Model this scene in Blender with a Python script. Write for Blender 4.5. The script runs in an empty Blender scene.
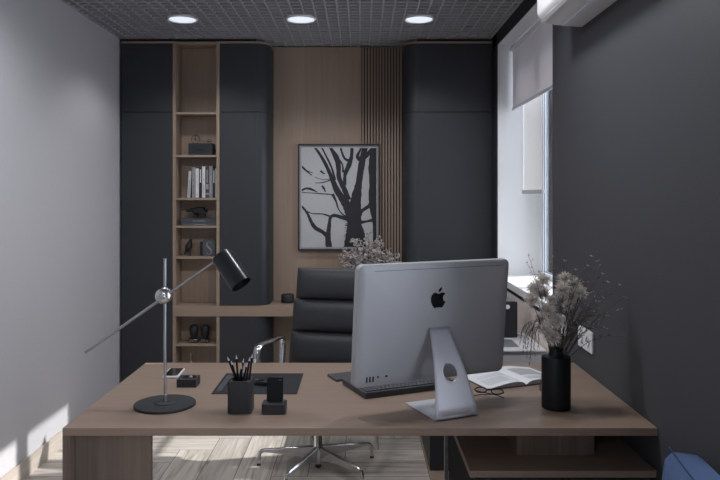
import bpy, bmesh, math, random
from mathutils import Vector, Matrix
random.seed(7)
sc = bpy.context.scene
COL = sc.collection
PI = math.pi
CH = 1.54                      # camera height
DZ = 0.75                      # desk top height
def P(x, y, d):                # pixel + distance -> point
    return Vector(((x-360)*d/700.0, d, CH-(y-195)*d/700.0))
def DP(x, y, z=DZ):            # pixel on a horizontal plane
    d = (CH-z)*700.0/(y-195)
    return Vector(((x-360)*d/700.0, d, z))

# ------------------------------------------------------------ materials
def newmat(name):
    m = bpy.data.materials.new(name); m.use_nodes = True
    nt = m.node_tree; b = nt.nodes['Principled BSDF']
    return m, nt, b
def plain(name, col, rough=.5, metal=0, spec=.5, noise=0, nscale=200, bump=0, bscale=300, coat=0):
    m, nt, b = newmat(name)
    b.inputs['Base Color'].default_value = (*col, 1)
    b.inputs['Roughness'].default_value = rough
    b.inputs['Metallic'].default_value = metal
    b.inputs['Specular IOR Level'].default_value = spec
    b.inputs['Coat Weight'].default_value = coat
    tc = nt.nodes.new('ShaderNodeTexCoord')
    if noise:
        n = nt.nodes.new('ShaderNodeTexNoise'); n.inputs['Scale'].default_value = nscale; n.inputs['Detail'].default_value = 3
        r = nt.nodes.new('ShaderNodeMapRange'); r.inputs[3].default_value = 1-noise; r.inputs[4].default_value = 1+noise
        mx = nt.nodes.new('ShaderNodeMixRGB'); mx.blend_type = 'MULTIPLY'; mx.inputs[0].default_value = 1
        mx.inputs[1].default_value = (*col, 1)
        nt.links.new(tc.outputs['Object'], n.inputs['Vector']); nt.links.new(n.outputs[0], r.inputs[0])
        nt.links.new(r.outputs[0], mx.inputs[2]); nt.links.new(mx.outputs[0], b.inputs['Base Color'])
    if bump:
        n = nt.nodes.new('ShaderNodeTexNoise'); n.inputs['Scale'].default_value = bscale; n.inputs['Detail'].default_value = 2
        bp = nt.nodes.new('ShaderNodeBump'); bp.inputs['Strength'].default_value = bump; bp.inputs['Distance'].default_value = .002
        nt.links.new(tc.outputs['Object'], n.inputs['Vector']); nt.links.new(n.outputs[0], bp.inputs['Height'])
        nt.links.new(bp.outputs[0], b.inputs['Normal'])
    return m
def wood(name, c1, c2, axis='x', rough=.5, scale=1.0, spec=.4):
    m, nt, b = newmat(name)
    tc = nt.nodes.new('ShaderNodeTexCoord'); mp = nt.nodes.new('ShaderNodeMapping')
    s = {'x': (1.6, 38, 38), 'y': (38, 1.6, 38), 'z': (38, 38, 1.6)}[axis]
    mp.inputs['Scale'].default_value = [v*scale for v in s]
    n = nt.nodes.new('ShaderNodeTexNoise'); n.inputs['Scale'].default_value = 1; n.inputs['Detail'].default_value = 6; n.inputs['Roughness'].default_value = .65
    n.inputs['Distortion'].default_value = .6
    mp2 = nt.nodes.new('ShaderNodeMapping'); mp2.inputs['Scale'].default_value = [v*.14 for v in s]
    n2 = nt.nodes.new('ShaderNodeTexNoise'); n2.inputs['Scale'].default_value = 1; n2.inputs['Detail'].default_value = 3
    ad = nt.nodes.new('ShaderNodeMath'); ad.operation = 'ADD'
    cr = nt.nodes.new('ShaderNodeValToRGB'); cr.color_ramp.elements[0].position = .34; cr.color_ramp.elements[1].position = .68
    cr.color_ramp.elements[0].color = (*c1, 1); cr.color_ramp.elements[1].color = (*c2, 1)
    hf = nt.nodes.new('ShaderNodeMath'); hf.operation = 'MULTIPLY'; hf.inputs[1].default_value = .5
    L = nt.links.new
    L(tc.outputs['Object'], mp.inputs[0]); L(tc.outputs['Object'], mp2.inputs[0])
    L(mp.outputs[0], n.inputs['Vector']); L(mp2.outputs[0], n2.inputs['Vector'])
    L(n.outputs[0], ad.inputs[0]); L(n2.outputs[0], ad.inputs[1]); L(ad.outputs[0], hf.inputs[0]); L(hf.outputs[0], cr.inputs[0])
    L(cr.outputs[0], b.inputs['Base Color'])
    bp = nt.nodes.new('ShaderNodeBump'); bp.inputs['Strength'].default_value = .15; bp.inputs['Distance'].default_value = .001
    L(n.outputs[0], bp.inputs['Height']); L(bp.outputs[0], b.inputs['Normal'])
    b.inputs['Roughness'].default_value = rough; b.inputs['Specular IOR Level'].default_value = spec
    return m
W1, W2 = (.248, .180, .134), (.335, .248, .187)
M = {}
M['wood_x'] = wood('wood_x', W1, W2, 'x')
M['wood_z'] = wood('wood_z', W1, W2, 'z')
M['slat'] = wood('slat_wood', tuple(v*.95 for v in W1), tuple(v*.95 for v in W2), 'z')
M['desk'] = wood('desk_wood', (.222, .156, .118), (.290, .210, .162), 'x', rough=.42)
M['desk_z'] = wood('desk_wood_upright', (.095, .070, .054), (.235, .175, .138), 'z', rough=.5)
M['ash'] = wood('black_ash', (.010, .011, .013), (.038, .040, .045), 'z', rough=.45, scale=3)
M['ash_x'] = wood('black_ash_flat', (.010, .011, .013), (.038, .040, .045), 'x', rough=.45, scale=3)
M['cab'] = plain('anthracite_lacquer', (.0235, .0255, .030), .48, spec=.45, noise=.06, nscale=400)
M['gap'] = plain('dark_gap', (.006, .006, .007), .8)
M['panelback'] = plain('slat_backing', (.035, .029, .026), .8)
M['wall'] = plain('lilac_grey_plaster', (.45, .44, .455), .85, spec=.2, noise=.05, nscale=120, bump=.35, bscale=160)
M['wall_dark'] = plain('graphite_paint', (.058, .059, .066), .62, spec=.35, noise=.06, nscale=150, bump=.3, bscale=160)
M['reveal'] = plain('white_reveal', (.66, .66, .67), .7, spec=.3)
M['parapet'] = plain('beige_parapet', (.66, .57, .53), .8, spec=.2)
M['beam'] = plain('black_beam', (.016, .017, .02), .7)
M['sill'] = plain('white_sill', (.80, .80, .80), .35)
M['pvc'] = plain('white_pvc', (.78, .80, .83), .35)
M['gasket'] = plain('grey_gasket', (.10, .12, .17), .6)
M['white'] = plain('white_plastic', (.72, .72, .73), .4)
M['acw'] = plain('unit_plastic', (.66, .65, .66), .4)
M['acs'] = plain('pale_highlight', (.80, .82, .90), .25)  # pale tone holding the painted highlights of flap and speaker box
M['grid'] = plain('grid_grey', (.33, .33, .342), .5, spec=.4)
M['slab'] = plain('dark_slab', (.02, .02, .022), .9)
M['alu'] = plain('matte_aluminium', (.41, .415, .44), .45, metal=.2, noise=.03, nscale=900)
M['alu2'] = plain('stand_aluminium', (.62, .63, .69), .42, metal=.3)
M['chrome'] = plain('chrome', (.68, .68, .69), .24, metal=1)
M['steel'] = plain('brushed_steel', (.40, .41, .43), .30, metal=1)
M['blk'] = plain('black_plastic', (.005, .0055, .007), .4, spec=.2)
M['blkm'] = plain('black_matte', (.011, .012, .015), .6)
M['gloss'] = plain('black_gloss', (.008, .009, .012), .08, coat=.5)
M['shade'] = plain('black_metal', (.008, .010, .014), .32, metal=.0, coat=.15)
M['leather'] = plain('black_leather', (.018, .019, .022), .48, noise=.1, nscale=60, bump=.35, bscale=220)
M['mat'] = plain('desk_leather', (.014, .015, .018), .6, spec=.3, bump=.2, bscale=400)
M['key'] = plain('key_grey', (.07, .075, .085), .5)
M['glassl'] = plain('logo_black', (.004, .005, .007), .15)
M['paper'] = plain('paper', (.74, .74, .77), .8, spec=.2)
M['pagep'] = plain('page_print', (.44, .44, .47), .8)
M['pageedge'] = plain('page_edge', (.36, .36, .38), .8)
M['bookg'] = plain('cover_dark_grey', (.045, .048, .056), .6)
M['bookm'] = plain('cover_mid_grey', (.24, .24, .25), .6)
M['bookl'] = plain('cover_light_grey', (.44, .44, .45), .6)
M['bookw'] = plain('cover_white', (.62, .61, .60), .6)
M['bookb'] = plain('cover_black', (.012, .013, .016), .5)
M['print'] = plain('spine_print', (.28, .28, .29), .7)
M['printd'] = plain('spine_print_dark', (.10, .10, .11), .7)
M['pframe'] = plain('picture_frame_black', (.010, .011, .014), .5)
M['pmat'] = plain('picture_paper', (.40, .395, .40), .8, noise=.10, nscale=70)
M['pink'] = plain('picture_ink', (.018, .018, .021), .8)
M['ceramic'] = plain('black_ceramic', (.008, .010, .013), .45, spec=.3)
M['navy'] = plain('navy_box', (.008, .011, .016), .5)
M['stem'] = plain('dry_stem', (.085, .062, .045), .8)
M['bud'] = plain('dry_bud', (.36, .29, .23), .8)
M['budd'] = plain('dark_bud', (.035, .026, .022), .8)
M['fluff'] = plain('cream_fluff', (.74, .69, .64), .9)
M['flo2'] = plain('pale_dried_flower', (.50, .45, .43), .9)
M['pencil'] = plain('pencil_black', (.006, .006, .007), .5, spec=.2)
M['graph'] = plain('pencil_tip', (.50, .50, .52), .35, metal=.5)
M['blue'] = plain('blue_cotton', (.085, .125, .24), .85, spec=.15, noise=.08, nscale=30, bump=.3, bscale=90)
M['bluep'] = plain('dark_blue_piping', (.03, .045, .11), .85)
M['sofa'] = plain('grey_upholstery', (.16, .16, .18), .9)
M['amber'] = plain('kraft_tag', (.18, .13, .07), .8)
M['printer'] = plain('printer_white', (.62, .63, .66), .45)
M['printerg'] = plain('printer_grey', (.20, .21, .23), .5)
M['marble'] = plain('dark_silver', (.35, .35, .36), .3, metal=.8, noise=.6, nscale=25)

def emis(name, col, s):
    m, nt, b = newmat(name)
    b.inputs['Base Color'].default_value = (.8, .8, .8, 1)
    b.inputs['Emission Color'].default_value = (*col, 1); b.inputs['Emission Strength'].default_value = s
    return m
M['lamp'] = emis('lamp_diffuser', (.80, .88, 1.0), .40)

def glass(name):
    m = bpy.data.materials.new(name); m.use_nodes = True; nt = m.node_tree; nt.nodes.clear()
    o = nt.nodes.new('ShaderNodeOutputMaterial'); mx = nt.nodes.new('ShaderNodeMixShader')
    t = nt.nodes.new('ShaderNodeBsdfTransparent'); g = nt.nodes.new('ShaderNodeBsdfGlossy'); f = nt.nodes.new('ShaderNodeFresnel')
    t.inputs[0].default_value = (.93, .95, .97, 1); g.inputs['Roughness'].default_value = .02; f.inputs[0].default_value = 1.3
    nt.links.new(f.outputs[0], mx.inputs[0]); nt.links.new(t.outputs[0], mx.inputs[1]); nt.links.new(g.outputs[0], mx.inputs[2]); nt.links.new(mx.outputs[0], o.inputs[0])
    return m
M['glass'] = glass('window_glass')
def cloth(name, col, tr, tl):
    m = bpy.data.materials.new(name); m.use_nodes = True; nt = m.node_tree; nt.nodes.clear()
    o = nt.nodes.new('ShaderNodeOutputMaterial'); mx = nt.nodes.new('ShaderNodeMixShader'); mx2 = nt.nodes.new('ShaderNodeMixShader')
    t = nt.nodes.new('ShaderNodeBsdfTransparent'); d = nt.nodes.new('ShaderNodeBsdfDiffuse'); l = nt.nodes.new('ShaderNodeBsdfTranslucent')
    d.inputs[0].default_value = (*col, 1); l.inputs[0].default_value = (*col, 1)
    mx.inputs[0].default_value = tl; mx2.inputs[0].default_value = tr
    nt.links.new(d.outputs[0], mx.inputs[1]); nt.links.new(l.outputs[0], mx.inputs[2])
    nt.links.new(mx.outputs[0], mx2.inputs[1]); nt.links.new(t.outputs[0], mx2.inputs[2]); nt.links.new(mx2.outputs[0], o.inputs[0])
    return m
M['blind'] = cloth('blind_fabric', (.78, .76, .77), 0, .20)
M['sheer'] = cloth('sheer_fabric', (.42, .40, .37), .86, .5)
M['barm'] = plain('blind_bar', (.50, .50, .54), .5)

# floor planks: tint per plank comes from a face attribute
def floormat():
    m, nt, b = newmat('pale_wood_tile'); L = nt.links.new
    at = nt.nodes.new('ShaderNodeAttribute'); at.attribute_name = 'tint'; at.attribute_type = 'GEOMETRY'
    uv = nt.nodes.new('ShaderNodeUVMap'); uv.uv_map = 'UVMap'
    mp = nt.nodes.new('ShaderNodeMapping'); mp.inputs['Scale'].default_value = (1.5, 22, 1)
    n = nt.nodes.new('ShaderNodeTexNoise'); n.inputs['Scale'].default_value = 1.3; n.inputs['Detail'].default_value = 7; n.inputs['Distortion'].default_value = 1.2
    cr = nt.nodes.new('ShaderNodeValToRGB')
    e = cr.color_ramp.elements; e[0].position = .30; e[0].color = (.27, .22, .18, 1); e[1].position = .62; e[1].color = (.56, .515, .465, 1)
    k = e.new(.42); k.color = (.43, .385, .34, 1)
    hs = nt.nodes.new('ShaderNodeMixRGB'); hs.blend_type = 'MULTIPLY'; hs.inputs[0].default_value = 1
    r = nt.nodes.new('ShaderNodeMapRange'); r.inputs[3].default_value = .74; r.inputs[4].default_value = 1.0
    L(uv.outputs[0], mp.inputs[0]); L(mp.outputs[0], n.inputs['Vector']); L(n.outputs[0], cr.inputs[0])
    L(at.outputs['Fac'], r.inputs[0]); L(cr.outputs[0], hs.inputs[1]); L(r.outputs[0], hs.inputs[2]); L(hs.outputs[0], b.inputs['Base Color'])
    b.inputs['Roughness'].default_value = .45
    return m
M['floor'] = floormat()
M['base_wood'] = wood('pale_wood_skirting', (.34, .29, .245), (.56, .51, .455), 'y', scale=.6)
M['joint'] = plain('floor_joint', (.05, .045, .04), .9)

# ------------------------------------------------------------ mesh builder
class MB:
    def __init__(s): s.bm = bmesh.new(); s.slot = 0; s.mats = []
    def _mark(s, f):
        for q in f: q.material_index = s.slot
    def box(s, x0, x1, y0, y1, z0, z1):
        vs = [s.bm.verts.new(v) for v in ((x0,y0,z0),(x1,y0,z0),(x1,y1,z0),(x0,y1,z0),(x0,y0,z1),(x1,y0,z1),(x1,y1,z1),(x0,y1,z1))]
        fs = [s.bm.faces.new([vs[i] for i in q]) for q in ((3,2,1,0),(4,5,6,7),(0,1,5,4),(1,2,6,5),(2,3,7,6),(3,0,4,7))]
        s._mark(fs); return s
    def obox(s, c, ax, ay, az):             # oriented box: centre + half-axes
        c, ax, ay, az = map(Vector, (c, ax, ay, az))
        vs = [s.bm.verts.new(c+i*ax+j*ay+k*az) for k in (-1,1) for (i,j) in ((-1,-1),(1,-1),(1,1),(-1,1))]
        fs = [s.bm.faces.new([vs[i] for i in q]) for q in ((3,2,1,0),(4,5,6,7),(0,1,5,4),(1,2,6,5),(2,3,7,6),(3,0,4,7))]
        s._mark(fs); return s
    def tube(s, pts, r, seg=10, cap=True):
        pts = [Vector(p) for p in pts]; n = len(pts)
        rs = r if isinstance(r, (list, tuple)) else [r]*n
        up = None; rings = []
        for i, p in enumerate(pts):
            t = (pts[min(i+1, n-1)]-pts[max(i-1, 0)]).normalized()
            if up is None: up = Vector((0,0,1)) if abs(t.z) < .9 else Vector((1,0,0))
            a = t.cross(up).normalized(); b = a.cross(t).normalized(); up = b
            rings.append([s.bm.verts.new(p+rs[i]*(math.cos(2*PI*k/seg)*a+math.sin(2*PI*k/seg)*b)) for k in range(seg)])
        fs = []
        for i in range(n-1):
            for k in range(seg):
                fs.append(s.bm.faces.new((rings[i][k], rings[i][(k+1)%seg], rings[i+1][(k+1)%seg], rings[i+1][k])))
        if cap:
            fs.append(s.bm.faces.new(rings[0][::-1])); fs.append(s.bm.faces.new(rings[-1]))
        s._mark(fs); return s
    def lathe(s, prof, c=(0,0,0), seg=40, M4=None):     # prof: (r, z) pairs
        M4 = M4 or Matrix.Translation(c); rings = []; fs = []
        for r, z in prof:
            if r < 1e-6: rings.append([s.bm.verts.new(M4 @ Vector((0,0,z)))])
            else: rings.append([s.bm.verts.new(M4 @ Vector((r*math.cos(2*PI*k/seg), r*math.sin(2*PI*k/seg), z))) for k in range(seg)])
        for a, b in zip(rings, rings[1:]):
            for k in range(seg):
                k2 = (k+1) % seg
                if len(a) == 1 and len(b) == 1: continue
                if len(a) == 1: fs.append(s.bm.faces.new((a[0], b[k2], b[k])))
                elif len(b) == 1: fs.append(s.bm.faces.new((a[k], a[k2], b[0])))
                else: fs.append(s.bm.faces.new((a[k], a[k2], b[k2], b[k])))
        s._mark(fs); return s
    def prism(s, pts, fn, h0, h1):           # pts 2D; fn(u,v,h)->3D
        a = [s.bm.verts.new(fn(u, v, h0)) for u, v in pts]; b = [s.bm.verts.new(fn(u, v, h1)) for u, v in pts]
        fs = [s.bm.faces.new(a[::-1]), s.bm.faces.new(b)]; n = len(pts)
        for i in range(n): fs.append(s.bm.faces.new((a[i], a[(i+1)%n], b[(i+1)%n], b[i])))
        s._mark(fs); return s
    def strip(s, L, R):                      # two rails of points
        a = [s.bm.verts.new(p) for p in L]; b = [s.bm.verts.new(p) for p in R]
        s._mark([s.bm.faces.new((a[i], a[i+1], b[i+1], b[i])) for i in range(len(a)-1)]); return s
    def build(s, name, mat, parent=None, bevel=0, smooth=False, seg=2, local=False, sub=0, solid=0, norm=True):
        if norm: bmesh.ops.recalc_face_normals(s.bm, faces=s.bm.faces[:])
        me = bpy.data.meshes.new(name); s.bm.to_mesh(me); s.bm.free()
        for m in (mat if isinstance(mat, list) else [mat]): me.materials.append(m)
        o = bpy.data.objects.new(name, me); COL.objects.link(o)
        root = parent
        while root is not None and root.parent is not None: root = root.parent
        if parent is not None:
            if not local:
                Mx = Matrix.Translation(root.location) @ Matrix.Rotation(root.rotation_euler.z, 4, 'Z')
                me.transform(Mx.inverted())
            o.parent = parent
        if smooth:
            for p in me.polygons: p.use_smooth = True
        if solid:
            md = o.modifiers.new('solid', 'SOLIDIFY'); md.thickness = solid; md.offset = 0
        if bevel:
            md = o.modifiers.new('bevel', 'BEVEL'); md.width = bevel; md.segments = seg; md.limit_method = 'ANGLE'; md.angle_limit = math.radians(40)
        if sub:
            md = o.modifiers.new('sub', 'SUBSURF'); md.levels = sub; md.render_levels = sub
        if smooth and not sub:
            try: me.set_sharp_from_angle(angle=math.radians(40))
            except Exception: pass
        return o
def tag(o, label=None, cat=None, group=None, kind=None):
    if label: o['label'] = label
    if cat: o['category'] = cat
    if group: o['group'] = group
    if kind: o['kind'] = kind
    return o
def thing(name, label, cat, loc=(0,0,0), rz=0, group=None):
    o = bpy.data.objects.new(name, None); COL.objects.link(o); o.location = loc; o.rotation_euler = (0,0,rz); o.empty_display_size = .1
    return tag(o, label, cat, group)
def struct(mb, name, mat, **k): return tag(mb.build(name, mat, **k), kind='structure')
def copy_tree(o, parent=None):
    c = o.copy(); COL.objects.link(c); c.parent = parent
    for ch in list(o.children): copy_tree(ch, c)
    return c
def B(*a): return MB().box(*a)

# ------------------------------------------------------------ room
XL, XR = -1.8296, 1.0113
YB, YF = 5.637, -1.2           # back of niche, wall behind the camera
ZC = 2.729                     # underside of the grid
D = 5.316                      # fronts of the built-in cabinets
RN, RF = 3.677, 5.149          # window recess
ZS, ZL = .9535, 2.643          # sill top, lintel
XW = 1.331                     # window plane
ZT = 2.95
# floor: herringbone planks over a dark joint bed
fb = MB(); fb.slot = 0
fb.box(XL, XR, YF, YB+.06, -.06, -.0015)
w, n = .2, 5
bm = fb.bm; uvl = bm.loops.layers.uv.new('UVMap'); tl = bm.faces.layers.float.new('tint')
def plank(x0, y0, x1, y1, hor):
    g = .0016
    X0, X1, Y0, Y1 = max(x0+g, XL), min(x1-g, XR), max(y0+g, YF), min(y1-g, YB+.05)
    if X1-X0 < .004 or Y1-Y0 < .004: return
    vs = [bm.verts.new(v) for v in ((X0,Y0,0),(X1,Y0,0),(X1,Y1,0),(X0,Y1,0))]
    f = bm.faces.new(vs); f.material_index = 1; f[tl] = random.random(); ou, ov = random.random()*9, random.random()*9
    for lp in f.loops:
        c = lp.vert.co; u, v = (c.x, c.y) if hor else (c.y, c.x); lp[uvl].uv = (u+ou, v+ov)
ox, oy = -.087, .03
for k in range(-80, 81):
    for j in range(-9, 10):
        hx, hy = (k+j*n)*w+ox, (k-j*n)*w+oy
        plank(hx, hy, hx+n*w, hy+w, True)
        plank(hx, hy+w, hx+w, hy+w+n*w, False)
struct(fb, 'floor', [M['joint'], M['floor']], norm=False)
# walls
struct(B(XL-.12, XL, YF-.1, YB+.16, -.06, ZT), 'wall_left', M['wall'])
struct(B(XL+.001, XL+.013, YF, D-.002, 0, .1), 'baseboard_left', M['base_wood'])
struct(B(XL-.12, XR+.5, YB+.06, YB+.16, -.06, ZT), 'wall_back', M['wall'])
fwl = MB(); fwl.box(XL-.12, -1.55, YF-.1, YF, -.06, ZT); fwl.box(-.37, XR+.5, YF-.1, YF, -.06, ZT); fwl.box(-1.55, -.37, YF-.1, YF, -.06, 1.35); fwl.box(-1.55, -.37, YF-.1, YF, 2.6, ZT)
struct(fwl, 'wall_front', M['wall'])
fwn = MB()
for a in (-1.55, -.43): fwn.box(a, a+.06, YF-.08, YF-.02, 1.35, 2.6)
fwn.box(-1.49, -.43, YF-.08, YF-.02, 1.35, 1.41); fwn.box(-1.49, -.43, YF-.08, YF-.02, 2.54, 2.6)
fwo = struct(fwn, 'window_added_rear', M['pvc'])  # unseen window added behind the camera for fill light
for a in (-1.489,): B(a, a+1.058, YF-.055, YF-.05, 1.411, 2.539).build('glass_pane', M['glass'], fwo)
wr = MB(); wr.box(XR, XR+.42, 1.93, RN, -.06, ZT)
struct(wr, 'wall_right', M['wall_dark'])
wf = MB(); wf.box(XR, XR+.42, YF-.1, .2, -.06, ZT); wf.box(XR+.001, XR+.42, .2, 1.93, 2.4, ZT); wf.box(XR+.001, XR+.42, .2, 1.93, -.06, .1)
struct(wf, 'wall_right', M['wall_dark'])
struct(B(XR+.004, XR+.42, RN, RF, 0, ZS-.072), 'wall_right', M['parapet'])
lt = MB(); lt.box(XR+.003, XR+.42, RN, RF, ZL, ZT); lt.box(XR+.003, XR+.42, RF, YB+.06, 0, ZT)
struct(lt, 'wall_right', M['reveal'])
struct(B(XR-.0055, XR+.002, RF+.001, D+.001, 0, ZT-.02), 'trim_1', M['beam'])      # black strip by the cabinets
struct(B(XR-.0055, XR+.002, RN-.0, D+.0, ZL, ZT-.02).box(XR-.0055, XR-.001, YF, RN, ZL+.03, ZT-.02), 'trim_2', M['beam'])
# window recess lining so the near jamb is white too
struct(B(XR+.03, XR+.41, RN, RN+.004, ZS, ZL), 'trim_3', M['reveal'])
# sill
struct(B(XR-.008, XW-.03, RN+.005, RF-.001, ZS-.048, ZS), 'trim_4', M['sill'], bevel=.004)
struct(B(XR+.0, XR+.3, RN+.005, RF-.001, ZS-.072, ZS-.0485), 'trim_shadow_gap', M['beam'])  # black strip painted in as the shadow gap under the sill

def window(name, y0, y1, z0, z1, mull):
    f = MB()
    a = .045
    X0, X1 = XW, XW+.07
    f.box(X0, X1, y0, y0+a, z0, z1); f.box(X0, X1, y1-a, y1, z0, z1)
    f.box(X0, X1, y0+a, y1-a, z0, z0+a); f.box(X0, X1, y0+a, y1-a, z1-a, z1)
    bays = []; ys = [y0+a]
    for m in mull: f.box(X0, X1, m-.025, m+.025, z0+a, z1-a); bays.append((ys[-1], m-.025)); ys.append(m+.025)
    bays.append((ys[-1], y1-a))
    fr = struct(f, name, M['pvc'], bevel=.004)
    for (p, q) in bays:
        sx0, sx1, s = X0-.012, X0+.045, .045
        g = MB(); g.box(sx0, sx1, p-.012, p-.012+s, z0+a-.012, z1-a+.012); g.box(sx0, sx1, q+.012-s, q+.012, z0+a-.012, z1-a+.012)
        g.box(sx0, sx1, p+s-.012, q-s+.012, z0+a-.012, z0+a+s-.012); g.box(sx0, sx1, p+s-.012, q-s+.012, z1-a-s+.012, z1-a+.012)
        sh = g.build('sash', M['pvc'], fr, bevel=.004)
        k = MB(); i = s-.012; e = .004
        for (u0, u1, v0, v1) in ((p+i-e, p+i+.004, z0+a+i, z1-a-i), (q-i-.004, q-i+e, z0+a+i, z1-a-i)):
            k.box(sx0+.014, sx0+.018, u0, u1, v0, v1); k.box(sx0-.0008, sx0+.002, u0, u1, v0, v1)
        k.box(sx0+.014, sx0+.018, p+i, q-i, z0+a+i-e, z0+a+i+.004)
        k.build('gasket', M['gasket'], sh)
        B(sx0+.018, sx0+.024, p+i, q-i, z0+a+i, z1-a-i).build('glass_pane', M['glass'], sh)
    return fr
window('window_1', RN+.005, RF-.001, ZS-.048, ZL, [4.47])
window('window_added_right', .2, 1.93, .1, 2.4, [1.07])  # unseen window, added to let in more daylight from the right
# ceiling: open cell grid, black slab above
cg = MB(); st = .0735; th = .010
i0 = int((XL)/st)-1
for i in range(-25, 15):
    x = i*st
    if XL+.004 < x < XR-.03: cg.box(x-th/2, x+th/2, YF, YB+.0, ZC, ZC+.045)
y = .5
while y < YB:
    cg.box(XL, XR-.012, y-.0085, y+.0085, ZC+.0005, ZC+.0445); y += st
cg.box(XL, XL+.012, YF, D+.3, ZC-.001, ZC+.02); cg.box(XR-.026, XR-.012, YF, D+.3, ZC-.001, ZC+.02)
struct(cg, 'ceiling', M['grid'])
struct(B(XL-.1, XR+.42, YF, YB+.1, ZT-.02, ZT+.06), 'ceiling', M['slab'])

# ------------------------------------------------------------ built-in cabinets
def rprof(x0, x1, y0, y1, r, side):        # plan outline with one rounded front corner
    pts = []
    if side == 'R':
        pts = [(x0, y0), (x1-r, y0)] + [(x1-r+r*math.sin(t), y0+r-r*math.cos(t)) for t in [PI/2*k/12 for k in range(1, 13)]] + [(x1, y1), (x0, y1)]
    else:
        pts = [(x1, y1), (x0, y1)] + [(x0+r-r*math.cos(t), y0+r-r*math.sin(t)) for t in [PI/2*k/12 for k in range(0, 13)]] + [(x1, y0)]
    return pts
up = lambda u, v, h: Vector((u, v, h))
XA, XB2, XC, XD2, XE = -1.4236, -1.067, -.694, .338, 1.004
zt1, zt2, zsp = 2.692, 2.707, 2.170
YBK = YB+.055
SB0, SB1 = .617, .6986
def cab(name, label, x0, x1, side, zlo, zhi, door_edge, topboard=True, split=True, inset=.0):
    t = thing(name, label, 'cabinet', ((x0+x1)/2, D+.16, zlo))
    r = .10
    c = MB()
    dz = .0025
    if side:
        o = rprof(x0+.001, x1-.001, D+.019, YBK-.061, r-.018, side)
    else: o = [(x0+.001, D+.019), (x1-.001, D+.019), (x1-.001, YBK-.061), (x0+.001, YBK-.061)]
    c.prism(o, up, zlo+.0, (zt1 if topboard else zhi)-.001)
    c.build('body', M['gap'], t)
    zz = [(zlo+.002, zsp-dz), (zsp+dz, zt1-.002)] if split else [(zlo+.002, zhi-.003)]
    for a, b in zz:
        if side == 'R': B(x0+.0015, door_edge-.0003, D, D+.018, a, b).build('door', M['cab'], t)
        elif side == 'L': B(door_edge+.0003, x1-.0015, D, D+.018, a, b).build('door', M['cab'], t)
        else: B(x0+.0015, x1-.0015, D, D+.018, a, b).build('door', M['cab'], t, bevel=.001)
        if side:
            full = rprof(x0, x1, D, YBK-.06, r, side)
            if side == 'R':
                outer = [p for p in full[1:-2]] + [full[-2]]
                inner = [(x1-.018, YBK-.06)] + [(x1-r+(r-.018)*math.sin(t_), D+r-(r-.018)*math.cos(t_)) for t_ in [PI/2*k/12 for k in range(12, -1, -1)]]
                outer = [(door_edge+.0003, D)] + outer; inner = inner + [(door_edge+.0003, D+.018)]
            else:
                outer = [(x0, YBK-.06)] + full[2:-1]
                inner = [(x0+r-(r-.018)*math.cos(t_), D+r-(r-.018)*math.sin(t_)) for t_ in [PI/2*k/12 for k in range(12, -1, -1)]] + [(x0+.018, YBK-.06)]
                outer = outer + [(door_edge-.0003, D)]; inner = [(door_edge-.0003, D+.018)] + inner
            MB().prism(outer+inner, up, a, b).build('curved_panel', M['cab'], t, smooth=True)
    if topboard:
        o = rprof(x0, x1, D, YBK-.06, r, side) if side else [(x0, D), (x1, D), (x1, YBK-.06), (x0, YBK-.06)]
        MB().prism(o, up, zt1, zt2).build('top_board', M['wood_x'], t, smooth=True)
    return t
cab('tall_cabinet', 'black full-height cabinet in the left corner beside the grey wall', XL+.016, XA-.001, None, .001, zt2, 0)
cab('wall_cabinet', 'black rounded cabinet above the wooden counter, right of the open shelves', XB2+.001, XC, 'R', SB1+.001, zt2, -.800)
cab('base_cabinet', 'black low cabinet under the wooden counter beside the open shelves', XB2+.001, XC, 'R', .001, SB0-.001, -.800, topboard=False, split=False)
cab('tall_cabinet', 'black full-height cabinet with a rounded left edge beside the window', XD2, XE, 'L', .001, zt2, .446)
# filler above the cabinets
g = MB(); g.box(XL, XB2, D+.02, D+.05, zt2+.001, ZC-.001); g.box(XB2, XC-.1, D+.02, D+.05, zt2+.001, ZC-.001); g.box(XD2+.1, XR-.012, D+.02, D+.05, zt2+.001, ZC-.001)
struct(g, 'trim_6', M['gap'])

# open shelf units
def shelf_unit(label, z0, z1, shelves, bottom=True, top=True):
    t = thing('bookcase', label, 'bookcase', ((XA+XB2)/2, D+.1, z0))
    p = .024; dep = .185
    B(XA, XA+p, D, D+dep, z0, z1).build('side_panel', M['wood_z'], t, bevel=.001)
    B(XB2-p, XB2, D, D+dep, z0, z1).build('side_panel', M['wood_z'], t, bevel=.001)
    B(XA+p, XB2-p, D+dep-.012, D+dep, z0, z1).build('back_panel', M['wood_z'], t)
    for z in shelves: B(XA+p+.0003, XB2-p-.0003, D+.004, D+dep-.0125, z-.017, z).build('shelf', M['wood_x'], t, bevel=.001)
    return t
shelf_unit('tall open wooden shelf niche holding books and figurines between black cabinets', SB1+.0005, zt2, [1.0714, 1.306, 1.518, 1.8445, zsp, zt2-.001])
shelf_unit('low open wooden shelf niche under the counter holding two dark busts', .001, SB0-.0005, [.407, .08])
ct = B(XA, XD2-.002, D-.002, YB-.022, SB0, SB1).build('counter', M['wood_x'], bevel=.002)
tag(ct, 'long wooden counter board fixed between the cabinets under the picture', 'counter')
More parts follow.
